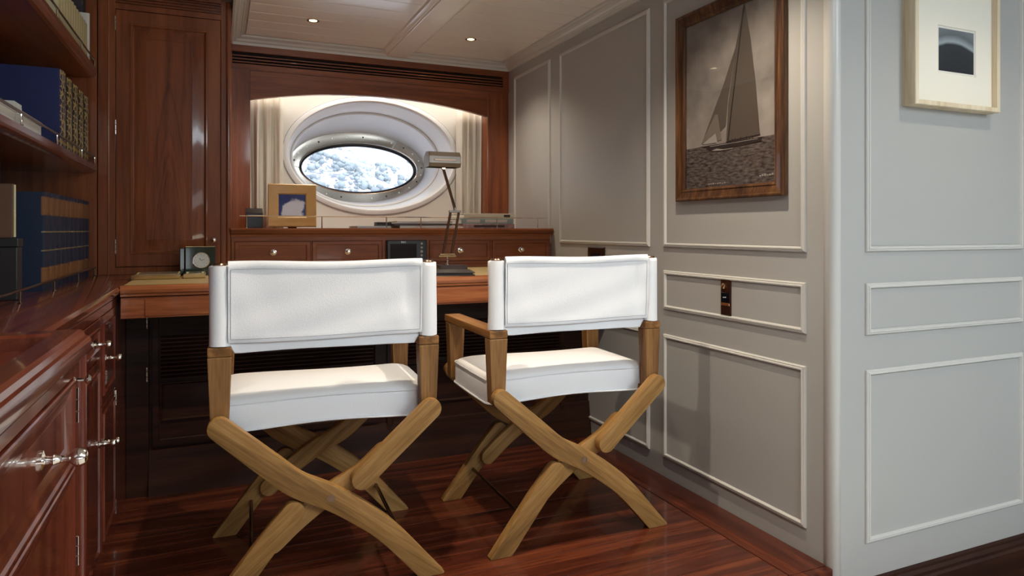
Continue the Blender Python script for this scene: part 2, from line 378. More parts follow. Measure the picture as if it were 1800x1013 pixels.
for rx, rz, yy, cz in ((.532, .356, YB-.0065, 1.45), (.4705, .2985, YB+.199, 1.446)):
    part('groove', MB().tube(ell(rx, rz, yy, CX, cz), .0016, 6, closed=True), bpy.data.materials.get('groove_grey') or mat('groove_grey', (.10, .09, .085), .7), wn, smooth=60)
m = MB(); R = []
for k in range(9):
    t = k/8; e = t**1.25
    R.append(ell(.456-.004*e, .284-.050*e, YB+.213+.28*t, CX, 1.446-.022*e))
m.loft(R); part('inner_liner', m, M_liner, wn, smooth=60)
YG = 4.60
m = MB(); m.loft([ell(.462, .240, YG, CX, 1.42), ell(.458, .236, YG-.006, CX, 1.42), ell(.398, .176, YG-.006, CX+.008, 1.418), ell(.392, .168, YG-.004, CX+.010, 1.417), ell(.390, .166, YG+.05, CX+.012, 1.416), ell(.379, .155, YG+.062, CX+.013, 1.415)])
part('porthole_ring', m, M_ring, wn, smooth=14)
m = MB(); m.loft([ell(.384, .160, YG+.060, CX+.013, 1.415), ell(.380, .156, YG+.052, CX+.013, 1.415), ell(.376, .152, YG+.060, CX+.013, 1.415)]); part('gasket', m, M_black, wn, smooth=60)
m = MB(); m.loft([ell(.384, .160, YG+.066, CX+.013, 1.415)], cap0=True); part('window_pane', m, M_glass, wn)
for k in range(26):
    a = 2*PI*(k+.3)/26; x = CX+.004+.428*math.cos(a); z = 1.419+.206*math.sin(a)
    part('ring_bolt', MB().lathe((x, YG-.006, z), (0, -1, 0), [(.0055, 0), (.0055, .0015), (.003, .0022)], 8), M_black if k % 3 == 0 else M_chrome, wn, smooth=30)

# --- arched mahogany surround in front of it
m = MB()
X0, X1 = .165, 1.53
def arch(x):
    t = (x-X0)/(X1-X0); return 1.700+.072*(1-(2*t-1)**2)
sur = struct('trim_1', MB().box(.056, X0, 3.90, 3.93, .78, 1.89).box(X1, XR, 3.90, 3.93, .78, 1.89), M_mz, bevel=.002, label='mahogany surround with arched top in front of the porthole')
n = 32; xs = [X0+(X1-X0)*i/n for i in range(n+1)]
for yy in (0,):
    m.loft([[(x, 3.90, arch(x)) for x in xs], [(x, 3.902, 1.83) for x in xs], [(x, 3.93, 1.83) for x in xs], [(x, 3.93, arch(x)) for x in xs], [(x, 3.90, arch(x)) for x in xs]], closed=False)
part('arched_header', m, M_mx, sur, smooth=30)
part('side_lining', MB().box(X0-.012, X0, 3.93, 4.098, 1.01, 1.72).box(X1, X1+.012, 3.93, 4.098, 1.01, 1.72), M_mz, sur)
# header rail with slatted vent
part('vent_frame', MB().box(.056, XR, 3.893, 3.93, 1.858, 1.888).box(.056, XR, 3.893, 3.93, 1.953, 1.995).box(.056, .075, 3.893, 3.93, 1.888, 1.953).box(1.632, XR, 3.893, 3.93, 1.888, 1.953), M_mx, sur, bevel=.001)
part('frieze', MB().box(X0, X1, 3.8985, 3.93, 1.83, 1.857), M_mx, sur)
part('vent_back', MB().box(.075, 1.632, 3.93, 3.934, 1.888, 1.953), M_void, sur)
me = MB().box(0, 1.557, 0, .016, 0, .0065).mesh('vent_slat', M_mx, bevel=.001)
for k in range(3): link('vent_slat', me, sur, (.075, 3.899, 1.8965+k*.0165))
# curtains
def curtain(x0, x1, z0, z1f, label, folds, ph):
    m = MB(); n = 60; R = []
    for j in range(9):
        t = j/8; row = []
        for i in range(n+1):
            u = i/n; x = x0+(x1-x0)*u
            y = 4.020+.022*math.sin(u*folds*2*PI+ph+.5*math.sin(3*t+u*3))+.006*math.sin(u*folds*4.6*PI+1+t)
            row.append((x, y, z0+(z1f(x)-z0)*t))
        R.append(row)
    m.loft(R, closed=False)
    o = solo('curtain', m, M_curt, label, 'curtain', ((x0+x1)/2, 4.02, z0), smooth=80, group='curtains beside the porthole')
    sd = o.modifiers.new('thickness', 'SOLIDIFY'); sd.thickness = .0015
    return o
curtain(.17, .345, 1.012, lambda x: 1.77, 'cream curtain gathered at the left side of the porthole, behind the photo frame', 3.2, .3)
curtain(1.375, 1.525, 1.012, lambda x: 1.77, 'cream curtain gathered at the right side of the porthole, beyond the lamp', 3.6, 1.3)

# ================================================================== OUTSIDE
hs = MB(); G = 30
def hz(x, y): return -4+.62*max(0, y-10)+.8*math.sin(x*.31+1)+.5*math.sin(y*.7+x*.5)+.22*math.sin(x*1.7)*math.sin(y*1.9)
vs = [(-25+2.2*i, 9+1.6*j, hz(-25+2.2*i, 9+1.6*j)) for j in range(G) for i in range(G)]
hs.add(vs, [(j*G+i, j*G+i+1, (j+1)*G+i+1, (j+1)*G+i) for j in range(G-1) for i in range(G-1)])
M_rock = mat('pale_rock', (.75, .76, .80), .9, noise=(1.3, .35)); M_shrub = mat('grey_green_shrub', (.40, .45, .46), .9, noise=(2.5, .6))
struct('hillside', hs, M_rock, label='sunlit rocky hillside outside the porthole')
sh = MB(); 
t_ = (1+5**.5)/2
ico = [Vector(p).normalized() for p in [(-1,t_,0),(1,t_,0),(-1,-t_,0),(1,-t_,0),(0,-1,t_),(0,1,t_),(0,-1,-t_),(0,1,-t_),(t_,0,-1),(t_,0,1),(-t_,0,-1),(-t_,0,1)]]
icf = [(0,11,5),(0,5,1),(0,1,7),(0,7,10),(0,10,11),(1,5,9),(5,11,4),(11,10,2),(10,7,6),(7,1,8),(3,9,4),(3,4,2),(3,2,6),(3,6,8),(3,8,9),(4,9,5),(2,4,11),(6,2,10),(8,6,7),(9,8,1)]
for k in range(9000):
    y = random.uniform(14, 40); x = random.uniform(.02, .40)*y+random.uniform(-1, 1); r = random.choice([.025, .04, .06, .10])*random.uniform(.7, 1.3); z = hz(x, y)+r*.3
    sh.add([(x+p.x*r*random.uniform(.6, 1.3), y+p.y*r, z+p.z*r*random.uniform(.6, 1.2)) for p in ico], icf)
o = struct('shrubs', sh, M_shrub, smooth=80); o['kind'] = 'stuff'; o['label'] = 'grey-green scrub covering the sunlit hillside outside the porthole'; o['category'] = 'shrubs'

# ================================================================== TALL CUPBOARD
KP = [(0, 0), (.009, 0), (.009, .002), (.0042, .004), (.0036, .014), (.006, .017), (.0105, .021), (.0118, .026), (.0100, .031), (.0050, .034)]
KL = [(0, 0), (.0125, 0), (.0125, .0025), (.006, .004), (.0050, .009), (.0066, .012), (.0046, .016), (.0042, .024), (.0062, .027), (.0105, .031), (.0115, .036), (.0090, .041), (.004, .043)]
def knob(par, c, axis, prof=KP, m=None, sc=1):
    return part('knob', MB().lathe(c, axis, [(r*sc, h*sc) for r, h in prof], 16), m or M_chrome, par, smooth=40)
def hinge(par, T, a, b0, b1, c=0):
    mm = MB(T)
    L_ = (b1-b0)/3
    for k in range(3): mm.box(a-.0025, a+.0025, b0+k*L_+.0008, b0+(k+1)*L_-.0008, c, c+.005)
    return part('hinge', mm, M_chrome, par, bevel=.0008)
YC = 3.30
cup = thing('tall_cupboard', 'tall varnished mahogany cupboard with one arched-grain raised panel door', 'cupboard', (-.19, 3.30, .812))
part('body', MB().box(-.456, -.3925, YC, YC+.30, .812, 2.02).box(.018, .056, YC, YC+.30, .812, 2.02).box(-.3925, .018, YC, YC+.30, .812, .842).box(-.3925, .018, YC, YC+.30, 1.938, 1.962).box(-.3925, .018, YC+.02, YC+.30, .842, 1.938).box(-.3925, .018, YC, YC+.3, 2.012, 2.03), M_mz, cup, bevel=.0012)
part('corner_moulding', MB().lathe((.048, YC+.004, .812), (0, 0, 1), [(.011, 0), (.011, 1.21)], 16), M_mz, cup, smooth=60)
part('stile_bead', MB().lathe((-.418, YC+.003, .812), (0, 0, 1), [(.005, 0), (.005, 1.21)], 12), M_mz, cup, smooth=60)
T = back_map(YC)
dr = part('door', MB(T).frame(-.391, .0155, .845, 1.935, [(0, -.018), (0, 0), (.002, .002), (.052, .002), (.0535, .006), (.058, .007), (.062, .003), (.063, -.006)]), M_mz, cup, smooth=30)
part('door_panel', MB(T).frame(-.328, -.0475, .908, 1.872, [(0, -.006), (.004, -.008), (.050, .006), (.052, .006), (.0525, .0045)], cap=True), M_door, dr, smooth=25)
knob(dr, (-.012, YC-.002, .957), (0, -1, 0))
for b in (1.845, 1.405, .90): hinge(dr, T, -.3925, b, b+.062, 0)
part('vent_back', MB().box(-.3925, .018, YC+.02, YC+.024, 1.962, 2.012), M_void, cup)
me = MB().box(0, .4105, 0, .012, 0, .006).mesh('vent_slat', M_mx, bevel=.001)
for k in range(4):
    o = link('vent_slat', me, cup, (-.3925+.19, .004, 1.962-.812+.004+k*.0125))

# ================================================================== BOOKCASE
bc = thing('bookcase', 'mahogany bookcase with two thick open shelves above the left counter', 'bookcase', (-.62, 2.2, .812))
part('back_panel', MB().box(-.80, -.785, .4, YC, .812, 2.03), M_mz, bc)
part('end_panel', MB().box(-.785, -.458, YC-.015, YC, .812, 2.03), M_mz, bc)
def shelf(zb, zt, rail, y0=.55):
    pr = [(-.785, zt), (-.462, zt), (-.457, zt-.003), (-.456, zt-.020), (-.459, zt-.026), (-.468, zb+.004), (-.478, zb), (-.785, zb)]
    s_ = part('shelf', MB().prism(pr, 'y', y0, YC-.016), M_my if zb > 1.5 else M_redy, bc, smooth=20)
    r = part('gallery_rail', MB().box(-.466, -.4625, y0+.05, YC-.017, zt+.029, zt+.037), M_bronze if rail == 'b' else M_brass, s_, bevel=.001)
    for yy in (3.27, 2.98, 2.55, 2.12, 1.7, 1.3, .9):
        part('rail_post', MB().lathe((-.464, yy, zt), (0, 0, 1), [(.006, 0), (.0035, .003), (.003, .029)], 8), M_chrome, s_, smooth=40)
shelf(1.236, 1.272, 'b'); shelf(1.633, 1.672, 'b')

# ---- books
def book_meshes(name, dep, th, ht, mcov, raised=True, rd=.008):
    """spine faces +X, origin at the spine's foot; thickness along Y"""
    n = 8; o_ = []; i_ = []
    b = .004
    for k in range(n+1):
        a = -PI/2+PI*k/n
        o_.append((-rd+rd*math.cos(a), th/2+th/2*math.sin(a)))
    prof = [(-dep, 0)]+o_+[(-dep, th), (-dep, th-b), (-.012, th-b), (-.012, b), (-dep, b)]
    cov = MB().prism(prof, 'z', 0, ht)
    if raised:
        for f in (.22, .42, .60, .78):
            cov.prism([(-.006, .001)]+[(x+.0015, y) for x, y in o_[1:-1]]+[(-.006, th-.001)], 'z', ht*f-.002, ht*f+.002)
    pg = MB().box(-dep+.004, -.0125, b+.0003, th-b-.0003, .004, ht-.004)
    return cov.mesh(name, mcov, smooth=30), pg.mesh('pages', M_paper)
def place_book(name, ms, label, cat, loc, group, tilt=0):
    o = link(name, ms[0], None, loc); o['label'] = label; o['category'] = cat
    if group: o['group'] = group
    link('pages', ms[1], o)
    return o
def banded(name, bands, base, rough=.45, tool=None, width=None):
    """cover cloth whose dyed bands and gold lines are printed by height: bands=[(z0,z1,col)] in metres"""
    m = mat(name, base, rough); nt = m.node_tree; N = nt.nodes; L = nt.links; b = N['Principled BSDF']
    tc = N.new('ShaderNodeTexCoord'); sx = N.new('ShaderNodeSeparateXYZ'); L.new(tc.outputs['Object'], sx.inputs[0])
    cr = N.new('ShaderNodeValToRGB'); cr.color_ramp.interpolation = 'CONSTANT'; L.new(sx.outputs[2], cr.inputs[0])
    pts = [(0, base)]
    for z0, z1, c in bands: pts += [(z0, c), (z1, base)]
    el = cr.color_ramp.elements
    while len(el) < len(pts): el.new(1)
    for e, (p, c) in zip(el, pts): e.position = p; e.color = (*c, 1)
    out = cr.outputs[0]
    gx = N.new('ShaderNodeMath'); gx.operation = 'GREATER_THAN'; gx.inputs[1].default_value = -.012*S; L.new(sx.outputs[0], gx.inputs[0])
    mx = N.new('ShaderNodeMix'); mx.data_type = 'RGBA'; L.new(gx.outputs[0], mx.inputs[0]); mx.inputs[6].default_value = (*base, 1)
    if tool:
        vo = N.new('ShaderNodeTexVoronoi'); vo.feature = 'DISTANCE_TO_EDGE'; vo.inputs['Scale'].default_value = tool[0]; L.new(tc.outputs['Object'], vo.inputs['Vector'])
        lt = N.new('ShaderNodeMath'); lt.operation = 'LESS_THAN'; lt.inputs[1].default_value = tool[1]; L.new(vo.outputs['Distance'], lt.inputs[0])
        m2 = N.new('ShaderNodeMix'); m2.data_type = 'RGBA'; L.new(lt.outputs[0], m2.inputs[0]) if not width else None
        if width:
            c_ = N.new('ShaderNodeMath'); c_.operation = 'SUBTRACT'; c_.inputs[1].default_value = width/2; L.new(sx.outputs[1], c_.inputs[0])
            a_ = N.new('ShaderNodeMath'); a_.operation = 'ABSOLUTE'; L.new(c_.outputs[0], a_.inputs[0])
            g_ = N.new('ShaderNodeMath'); g_.operation = 'LESS_THAN'; g_.inputs[1].default_value = width*.40; L.new(a_.outputs[0], g_.inputs[0])
            k_ = N.new('ShaderNodeMath'); k_.operation = 'MULTIPLY'; L.new(g_.outputs[0], k_.inputs[0]); L.new(lt.outputs[0], k_.inputs[1]); L.new(k_.outputs[0], m2.inputs[0])
        L.new(out, m2.inputs[6]); m2.inputs[7].default_value = (*tool[2], 1)
        out = m2.outputs[2]
    L.new(out, mx.inputs[7]); L.new(mx.outputs[2], b.inputs['Base Color'])
    return m
TANB = (.18, .078, .030); GOLD = (.24, .19, .09)
H1 = .306*S
M_set = banded('navy_set_binding', [(H1*.08, H1*.23, TANB), (H1*.40, H1*.408, GOLD), (H1*.585, H1*.593, GOLD), (H1*.76, H1*.95, TANB)], (.008, .018, .045))
ths = [.060, .080, .086, .082, .098, .085, .140, .080]
names = ['nearest the room, its whole navy side showing', 'second from the near end', 'third from the near end', 'fourth from the near end', 'fifth from the near end', 'sixth from the near end', 'seventh from the near end', 'farthest, against the cupboard end']
yb = 2.482; ths = [.066, .080, .074, .074, .078, .080, .082, .084, .080, .082]
ordn = ['nearest, whole cover showing', 'second from the near end', 'third from the near end', 'fourth from the near end', 'fifth from the near end', 'sixth from the near end', 'seventh from the near end', 'third from the cupboard end', 'second from the cupboard end', 'last, against the bookcase end panel']
cache = {}
for i in range(10):
    th = .0790
    if 's' not in cache: cache['s'] = book_meshes('book', .20, th-.002, .306, M_set)
    place_book('book', cache['s'], 'navy book with tan bands on the counter, '+ordn[i], 'book', (-.48+random.uniform(-.002, .002), 2.482+i*.0798, .812), 'navy and tan bound set on the counter')
M_tool = banded('gilt_tooled_binding', [(.02, .03, GOLD)], (.012, .016, .020), tool=(48, .10, (.50, .37, .14)), width=.112*S)
M_bluetool = banded('blue_gilt_binding', [(.02, .03, GOLD)], (.014, .024, .105), tool=(48, .10, (.50, .37, .14)), width=.112*S)
ordm = ['nearest, with royal blue side', 'second from the near end', 'third from the near end', 'fourth from the near end', 'last, against the bookcase end panel']
a = book_meshes('book', .23, .112, .272, M_bluetool, rd=.0115); bmsh = book_meshes('book', .20, .112, .268, M_tool, rd=.0115)
for i in range(5):
    place_book('book', a if i == 0 else bmsh, 'gilt-tooled thick book on the middle shelf, '+ordm[i], 'book', (-.48, 2.700+i*.1145, 1.272), 'gilt-tooled books on the middle shelf')
# cream set on the top shelf
a = book_meshes('book', .16, .045, .158, M_cream, raised=False)
ordt = ['nearest the room', 'second from the near end', 'third from the near end', 'fourth from the near end', 'fifth from the near end', 'sixth from the near end', 'seventh from the near end', 'eighth from the near end', 'fourth from the far end', 'third from the far end', 'second from the far end', 'at the far end']
for i in range(12):
    place_book('book', a, 'cream cloth book on the top shelf, '+ordt[i], 'book', (-.478, 2.655+i*.0463, 1.672), 'cream books on the top shelf')
M_dkbk = mat('dark_patterned_cloth', (.035, .03, .035), .5, noise=(90, .8))
a = book_meshes('book', .15, .020, .21, M_paper, raised=False)
place_book('book', a, 'thin tall white book at the far end of the top shelf', 'book', (-.474, 3.214, 1.672), None)
a = book_meshes('book', .28, .050, .29, M_dkbk, raised=False)
place_book('book', a, 'tall dark book behind the thin white one on the top shelf', 'book', (-.495, 3.2345, 1.672), None)
# boxes and papers on shelves
bx = thing('file_box', 'slim black file box standing on the counter at the left edge, under a brown case', 'box', (-.60, 2.22, .812))
part('body', MB().box(-.70, -.489, 2.195, 2.245, .812, .955), M_black, bx, bevel=.003); part('lid', MB().box(-.702, -.487, 2.193, 2.247, .956, .978), M_black, bx, bevel=.002)
bx = thing('document_case', 'slim upright brown leather case standing on the black file box', 'case', (-.62, 2.22, .979))
part('body', MB().box(-.72, -.4995, 2.202, 2.226, .979, 1.125), M_brownbox, bx, bevel=.003); part('edge_piping', MB().tube([(-.497, 2.203, .982), (-.497, 2.203, 1.122)], .003), M_cream, bx)
bx = thing('paper_box', 'cream paper box on the middle shelf beside the blue book, near one', 'box', (-.56, 2.0, 1.272))
part('body', MB().box(-.66, -.482, 1.80, 2.155, 1.272, 1.308), M_paper, bx, bevel=.002); part('lid', MB().box(-.663, -.479, 1.797, 2.158, 1.3085, 1.318), M_paper, bx, bevel=.002)
bx = thing('paper_box', 'cream paper box on the middle shelf beside the blue book, farther one', 'box', (-.56, 2.3, 1.272))
part('body', MB().box(-.64, -.480, 2.185, 2.420, 1.272, 1.308), M_paper, bx, bevel=.002); part('lid', MB().box(-.643, -.477, 2.182, 2.423, 1.3085, 1.320), M_paper, bx, bevel=.002)
m = MB().box(-.545, -.505, 2.235, 2.315, 1.320, 1.345)
for k in range(5): m.box(-.545, -.505, 2.236+k*.0165, 2.246+k*.0165, 1.345, 1.353)
solo('ornament', m, M_paper, 'small white notched ornament standing on the farther cream box', 'ornament', (-.525, 2.275, 1.320), bevel=.001)

# ================================================================== LEFT COUNTER UNIT (far)
XC = -.31
cc = thing('counter_cabinet', 'glossy mahogany counter cabinet under the bookshelves, running to the desk', 'cabinet', (-.55, 2.2, 0))
part('body', MB().box(-.785, XC-.014, 1.42, 3.29, .0, .772), M_redz, cc, bevel=.001)
part('face_frame', MB().box(XC-.014, XC, 1.42, 1.84, .0, .772).box(XC-.014, XC, 2.59, 2.895, .0, .772).box(XC-.014, XC, 1.84, 2.59, .748, .772).box(XC-.014, XC, 1.84, 2.59, .0, .05).box(XC-.014, XC, 2.272, 2.302, .05, .748), M_redz, cc, bevel=.001)
pr = [(-.785, .772), (XC-.002, .772), (XC+.004, .778), (XC+.004, .784), (XC+.010, .788), (XC+.012, .800), (XC+.008, .810), (XC+.002, .812), (-.785, .812)]
part('countertop', MB().prism(pr, 'y', 1.421, YC-.0165), M_redy, cc, smooth=30)
T = left_map(XC)
RP = [(0, -.012), (0, .001), (.002, .002), (.024, .002), (.026, .006), (.030, .006), (.033, -.002), (.034, -.002), (.048, .003), (.049, .003)]
def front(par, nm, T, a0, a1, b0, b1, m=M_redz):
    return part(nm, MB(T).frame(a0, a1, b0, b1, RP, cap=True), m, par, smooth=25)
d = front(cc, 'drawer', T, 1.86, 2.270, .632, .746); knob(d, (XC+.003, 2.155, .687), (1, 0, 0), KL)
d = front(cc, 'drawer', T, 2.304, 2.588, .484, .746); knob(d, (XC+.003, 2.38, .612), (1, 0, 0), KL)
d = front(cc, 'door', T, 1.86, 2.270, .052, .628); knob(d, (XC+.003, 2.245, .39), (1, 0, 0), KL)
hinge(d, T, 1.858, .44, .50); hinge(d, T, 1.858, .10, .16)
d = front(cc, 'door', T, 2.304, 2.588, .052, .480); knob(d, (XC+.003, 2.330, .372), (1, 0, 0), KL)
hinge(d, T, 2.589, .42, .47); hinge(d, T, 2.589, .06, .11)
gr = part('gallery_rail', MB().tube([(-.462, 1.46, .846), (-.462, YC-.018, .846)], .0036, 10), M_bronze, cc, smooth=40)
for yy in (3.26, 2.90, 2.50, 2.10, 1.70): part('rail_post', MB().lathe((-.462, yy, .812), (0, 0, 1), [(.006, 0), (.003, .003), (.0025, .034)], 10), M_bronze, gr, smooth=40)

# ------------------------------------------------------------------ near cabinet with tray top
XN = -.216
nc = thing('tray_top_cabinet', 'red mahogany cabinet in the left foreground with a sunken tray top', 'cabinet', (-.5, .9, -.2))
part('body', MB().box(-.785, XN-.014, .30, 1.405, -.2, .782), M_redz, nc)
part('face_frame', MB().box(XN-.014, XN, .30, .868, -.2, .782).box(XN-.014, XN, 1.312, 1.330, -.2, .782).box(XN-.014, XN, 1.330, 1.405, -.2, .782).box(XN-.014, XN, .868, 1.312, .758, .782).box(XN-.014, XN, .868, 1.312, -.2, -.10), M_redz, nc, bevel=.0012)
tp = part('tray_top', MB().frame(-.785, XN+.010, .28, 1.417, [(.004, .782), (0, .788), (0, .806), (.003, .812), (.008, .814), (.010, .822), (.016, .826), (.026, .825), (.048, .825), (.054, .820), (.060, .800)], cap=True), M_redy, nc, smooth=30)
part('corner_moulding', MB().lathe((XN-.004, 1.398, -.2), (0, 0, 1), [(.010, 0), (.010, .982)], 14), M_redz, nc, smooth=60)
T = left_map(XN)
RN = [(0, -.012), (0, .002), (.002, .003), (.012, .003), (.040, -.008), (.041, -.008), (.0415, -.0065)]
for b0, b1, kz in ((.617, .755, .682), (.350, .612, .47), (-.098, .345, None)):
    d = part('drawer', MB(T).frame(.870, 1.310, b0, b1, [(0, -.012), (0, .002), (.002, .004), (.006, .004), (.010, .001), (.014, .001), (.036, -.006), (.037, -.006)], cap=True), M_redz, nc, smooth=25)
    if kz == .682: knob(d, (XN-.006, 1.116, kz), (1, 0, 0), [(r*1.15, h*1.3) for r, h in KL])
lt = part('latch', MB().lathe((XN, 1.318, .752), (1, 0, 0), [(.006, 0), (.003, .003), (.003, .014), (.007, .017), (.008, .021), (.004, .025)], 14), M_chrome, nc, smooth=40)
hinge(nc, T, 1.330, .678, .738, .0); hinge(nc, T, 1.330, .44, .49, .0)

# ================================================================== DESK with kneehole
dk = thing('desk', 'long built-in mahogany desk with a tan leather top behind the chairs', 'desk', (.68, 2.95, 0))
YD = 2.62; X0d = -.298; X1d = 1.668
pr = [(YD+.012, .772), (YD+.004, .776), (YD+.004, .783), (YD-.002, .787), (YD-.004, .798), (YD, .808), (YD+.006, .812), (YD+.030, .812), (YD+.030, .809), (YD+.40, .809), (YC-.001, .809), (YC-.001, .772)]
part('desktop', MB().prism(pr, 'x', X0d, X1d), M_desk, dk, smooth=30)
part('leather_inlay', MB().box(X0d+.008, X1d-.03, YD+.032, YC-.03, .8092, .8122), M_tan, dk, bevel=.0006)
part('back_edging', MB().box(X0d, X1d, YC-.028, YC-.002, .8092, .8125), M_desk, dk)
part('apron', MB().box(X0d, X1d, YD+.010, YD+.030, .700, .771), M_desk, dk, bevel=.0015)
for a0, a1 in ((-.225, .40), (.42, 1.04), (1.06, 1.60)):
    part('drawer_front', MB(back_map(YD+.010)).frame(a0, a1, .706, .764, [(0, -.002), (0, .003), (.0015, .004)], cap=True), M_desk, dk)
YK = 2.90
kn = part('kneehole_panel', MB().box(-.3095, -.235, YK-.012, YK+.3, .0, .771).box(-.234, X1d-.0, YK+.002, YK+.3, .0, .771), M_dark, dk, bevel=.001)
T = back_map(YK)
for (a0, a1) in ((-.222, .640), (.672, 1.530)):
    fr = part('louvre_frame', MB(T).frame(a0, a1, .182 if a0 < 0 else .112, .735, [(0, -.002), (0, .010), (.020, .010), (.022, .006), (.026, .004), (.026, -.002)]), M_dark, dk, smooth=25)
    part('panel_bead', MB(T).frame(a0+.026, a1-.026, .275-.035*(a0 > 0), .42, [(0, -.002), (0, .007), (.004, .008), (.007, .005), (.010, 0)]), M_dark, fr, smooth=25)
    me = MB().add([(0, 0, 0), (a1-a0-.056, 0, 0), (a1-a0-.056, -.012, -.008), (0, -.012, -.008), (0, -.001, .003), (a1-a0-.056, -.001, .003), (a1-a0-.056, -.013, -.005), (0, -.013, -.005)],
                 [(0, 1, 2, 3), (4, 5, 6, 7), (0, 1, 5, 4), (2, 3, 7, 6), (1, 2, 6, 5), (0, 3, 7, 4)])
    mm = MB(); mm.add([(0, 0, 0), (a1-a0-.056, 0, 0), (a1-a0-.056, -.012, -.008), (0, -.012, -.008), (0, 0, .004), (a1-a0-.056, 0, .004), (a1-a0-.056, -.012, -.004), (0, -.012, -.004)],
                 [(0, 1, 2, 3), (4, 5, 6, 7), (0, 1, 5, 4), (2, 3, 7, 6), (1, 2, 6, 5), (0, 3, 7, 4)])
    me = mm.mesh('louvre_slat', M_dark)
    for k in range(11): link('louvre_slat', me, dk, (a0+.028-.68, YK+.001-2.95, .442+k*.0152))
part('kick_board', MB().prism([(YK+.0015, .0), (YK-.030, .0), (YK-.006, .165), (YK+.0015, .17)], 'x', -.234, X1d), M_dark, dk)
for z in (.63, .43): hinge(dk, back_map(YK-.012), -.240, z, z+.055)

# ================================================================== DRESSER on the desk's back edge
ds = thing('drawer_console', 'low mahogany console of four small drawers along the back of the desk', 'drawer console', (.86, 3.5, .8125))
part('body', MB().box(.060, 1.664, YC+.014, 4.09, .8125, .972), M_mx, ds)
part('face_frame', MB().box(.060, 1.660, YC, YC+.014, .8125, .842).box(.060, 1.660, YC, YC+.014, .950, .972).box(.060, .073, YC, YC+.014, .842, .950).box(.405, .410, YC, YC+.014, .842, .950).box(.743, .760, YC, YC+.014, .842, .950).box(.963, .980, YC, YC+.014, .842, .950).box(1.311, 1.319, YC, YC+.014, .842, .950).box(1.653, 1.660, YC, YC+.014, .842, .950), M_mx, ds, bevel=.0008)
part('base_moulding', MB().prism([(YC, .8125), (YC-.008, .8125), (YC-.008, .822), (YC-.004, .828), (YC, .832)], 'x', .060, 1.660), M_mx, ds, smooth=30)
pr = [(YC+.005, .972), (YC-.006, .972), (YC-.008, .980), (YC-.016, .986), (YC-.018, .992), (YC-.022, .996), (YC-.024, 1.003), (YC-.020, 1.010), (4.09, 1.010), (4.09, .972)]
part('top', MB().prism(pr, 'x', .058, 1.668), M_mx, ds, smooth=30)
T = back_map(YC)
for a0, a1 in ((.075, .403), (.412, .741), (.982, 1.309), (1.321, 1.651)):
    d = part('drawer', MB(T).frame(a0, a1, .844, .948, [(0, -.01), (0, .001), (.0015, .002), (.016, .002), (.018, -.003), (.020, -.004)], cap=True), M_mx, ds, smooth=20)
    knob(d, ((a0+a1)/2, YC+.004, .897), (0, -1, 0), [(.014, 0), (.014, .003), (.005, .005), (.005, .012), (.009, .016), (.0115, .021), (.0095, .026), (.004, .028)])
gr = part('gallery_rail', MB().tube([(.095, YC+.03, 1.066), (1.655, YC+.03, 1.066)], .0026, 8), M_chrome, ds, smooth=40)
for xx in (.125, .46, .77, .945, 1.14, 1.36, 1.60): part('rail_post', MB().lathe((xx, YC+.03, 1.010), (0, 0, 1), [(.006, 0), (.003, .003), (.0026, .056)], 8), M_chrome, gr, smooth=40)

# ---- chart display
cd = thing('chart_display', 'black navigation display set into the drawer console', 'display', (.86, YC, .842))
T = back_map(YC)
part('housing', MB(T).frame(.7605, .9625, .828, .9515, [(0, -.004), (0, .018), (.004, .024), (.010, .024)], cap=True), M_black, cd, smooth=25)
part('screen', MB(T).frame(.776, .908, .848, .934, [(0, .0243), (.001, .0248)], cap=True), M_blackg, cd)
for k in range(5): part('button', MB().lathe((.934, YC-.024, .856+k*.0195), (0, -1, 0), [(.0055 if k != 2 else .0075, 0), (.0055, .002), (.003, .003)], 10), mat('button_grey', (.35, .36, .36), .5) if k == 0 else bpy.data.materials['button_grey'], cd, smooth=30)
def text(s, size, loc, rot, m, parent, name='lettering', ext=.0004):
    cu = bpy.data.curves.new(name, 'FONT'); cu.body = s; cu.size = size*S; cu.extrude = ext*S; cu.align_x = 'CENTER'; cu.align_y = 'CENTER'
    tmp = bpy.data.objects.new('t', cu); C.objects.link(tmp)
    dg = bpy.context.evaluated_depsgraph_get(); me = bpy.data.meshes.new_from_object(tmp.evaluated_get(dg)); bpy.data.objects.remove(tmp)
    me.materials.clear(); me.materials.append(m)
    b = BASE.get(parent.name, (0,0,0))
    o = bpy.data.objects.new(name, me); C.objects.link(o); o.parent = parent
    o.location = Vector([(loc[i]-b[i])*S for i in range(3)]); o.rotation_euler = rot
    return o
M_ink = mat('pale_print', (.75, .77, .78), .5)
text('B&G', .013, (.842, YC-.0246, .9415), (PI/2, 0, 0), M_ink, cd)

# ================================================================== DESK LAMP
lp = thing('desk_lamp', 'bronze swing-arm desk lamp with a rectangular shade, lit by no bulb', 'lamp', (1.03, 3.11, .8125))
lp['label'] = 'bronze double-arm desk lamp with a tilted rectangular shade'
part('base', MB().box(.955, 1.095, 3.05, 3.17, .8125, .836), mat('dark_lamp_base', (.035, .015, .015), .25, coat=.4), lp, bevel=.003)
part('stem', MB().lathe((1.012, 3.11, .836), (0, 0, 1), [(.014, 0), (.014, .003), (.006, .007), (.0055, .014), (.009, .018), (.009, .022), (.005, .026), (.005, .036)], 14), M_chrome, lp, smooth=40)
part('lower_bar', MB().box(.968, 1.056, 3.104, 3.116, .872, .880).box(.974, 1.050, 3.102, 3.118, .882, .888), M_brass, lp, bevel=.001)
part('lower_arm', MB().tube([(.990, 3.11, .876), (1.030, 3.11, 1.090)], .0065, 8), M_bronze, lp, smooth=40)
part('lower_arm', MB().tube([(1.032, 3.11, .876), (1.072, 3.11, 1.090)], .0065, 8), M_bronze, lp, smooth=40)
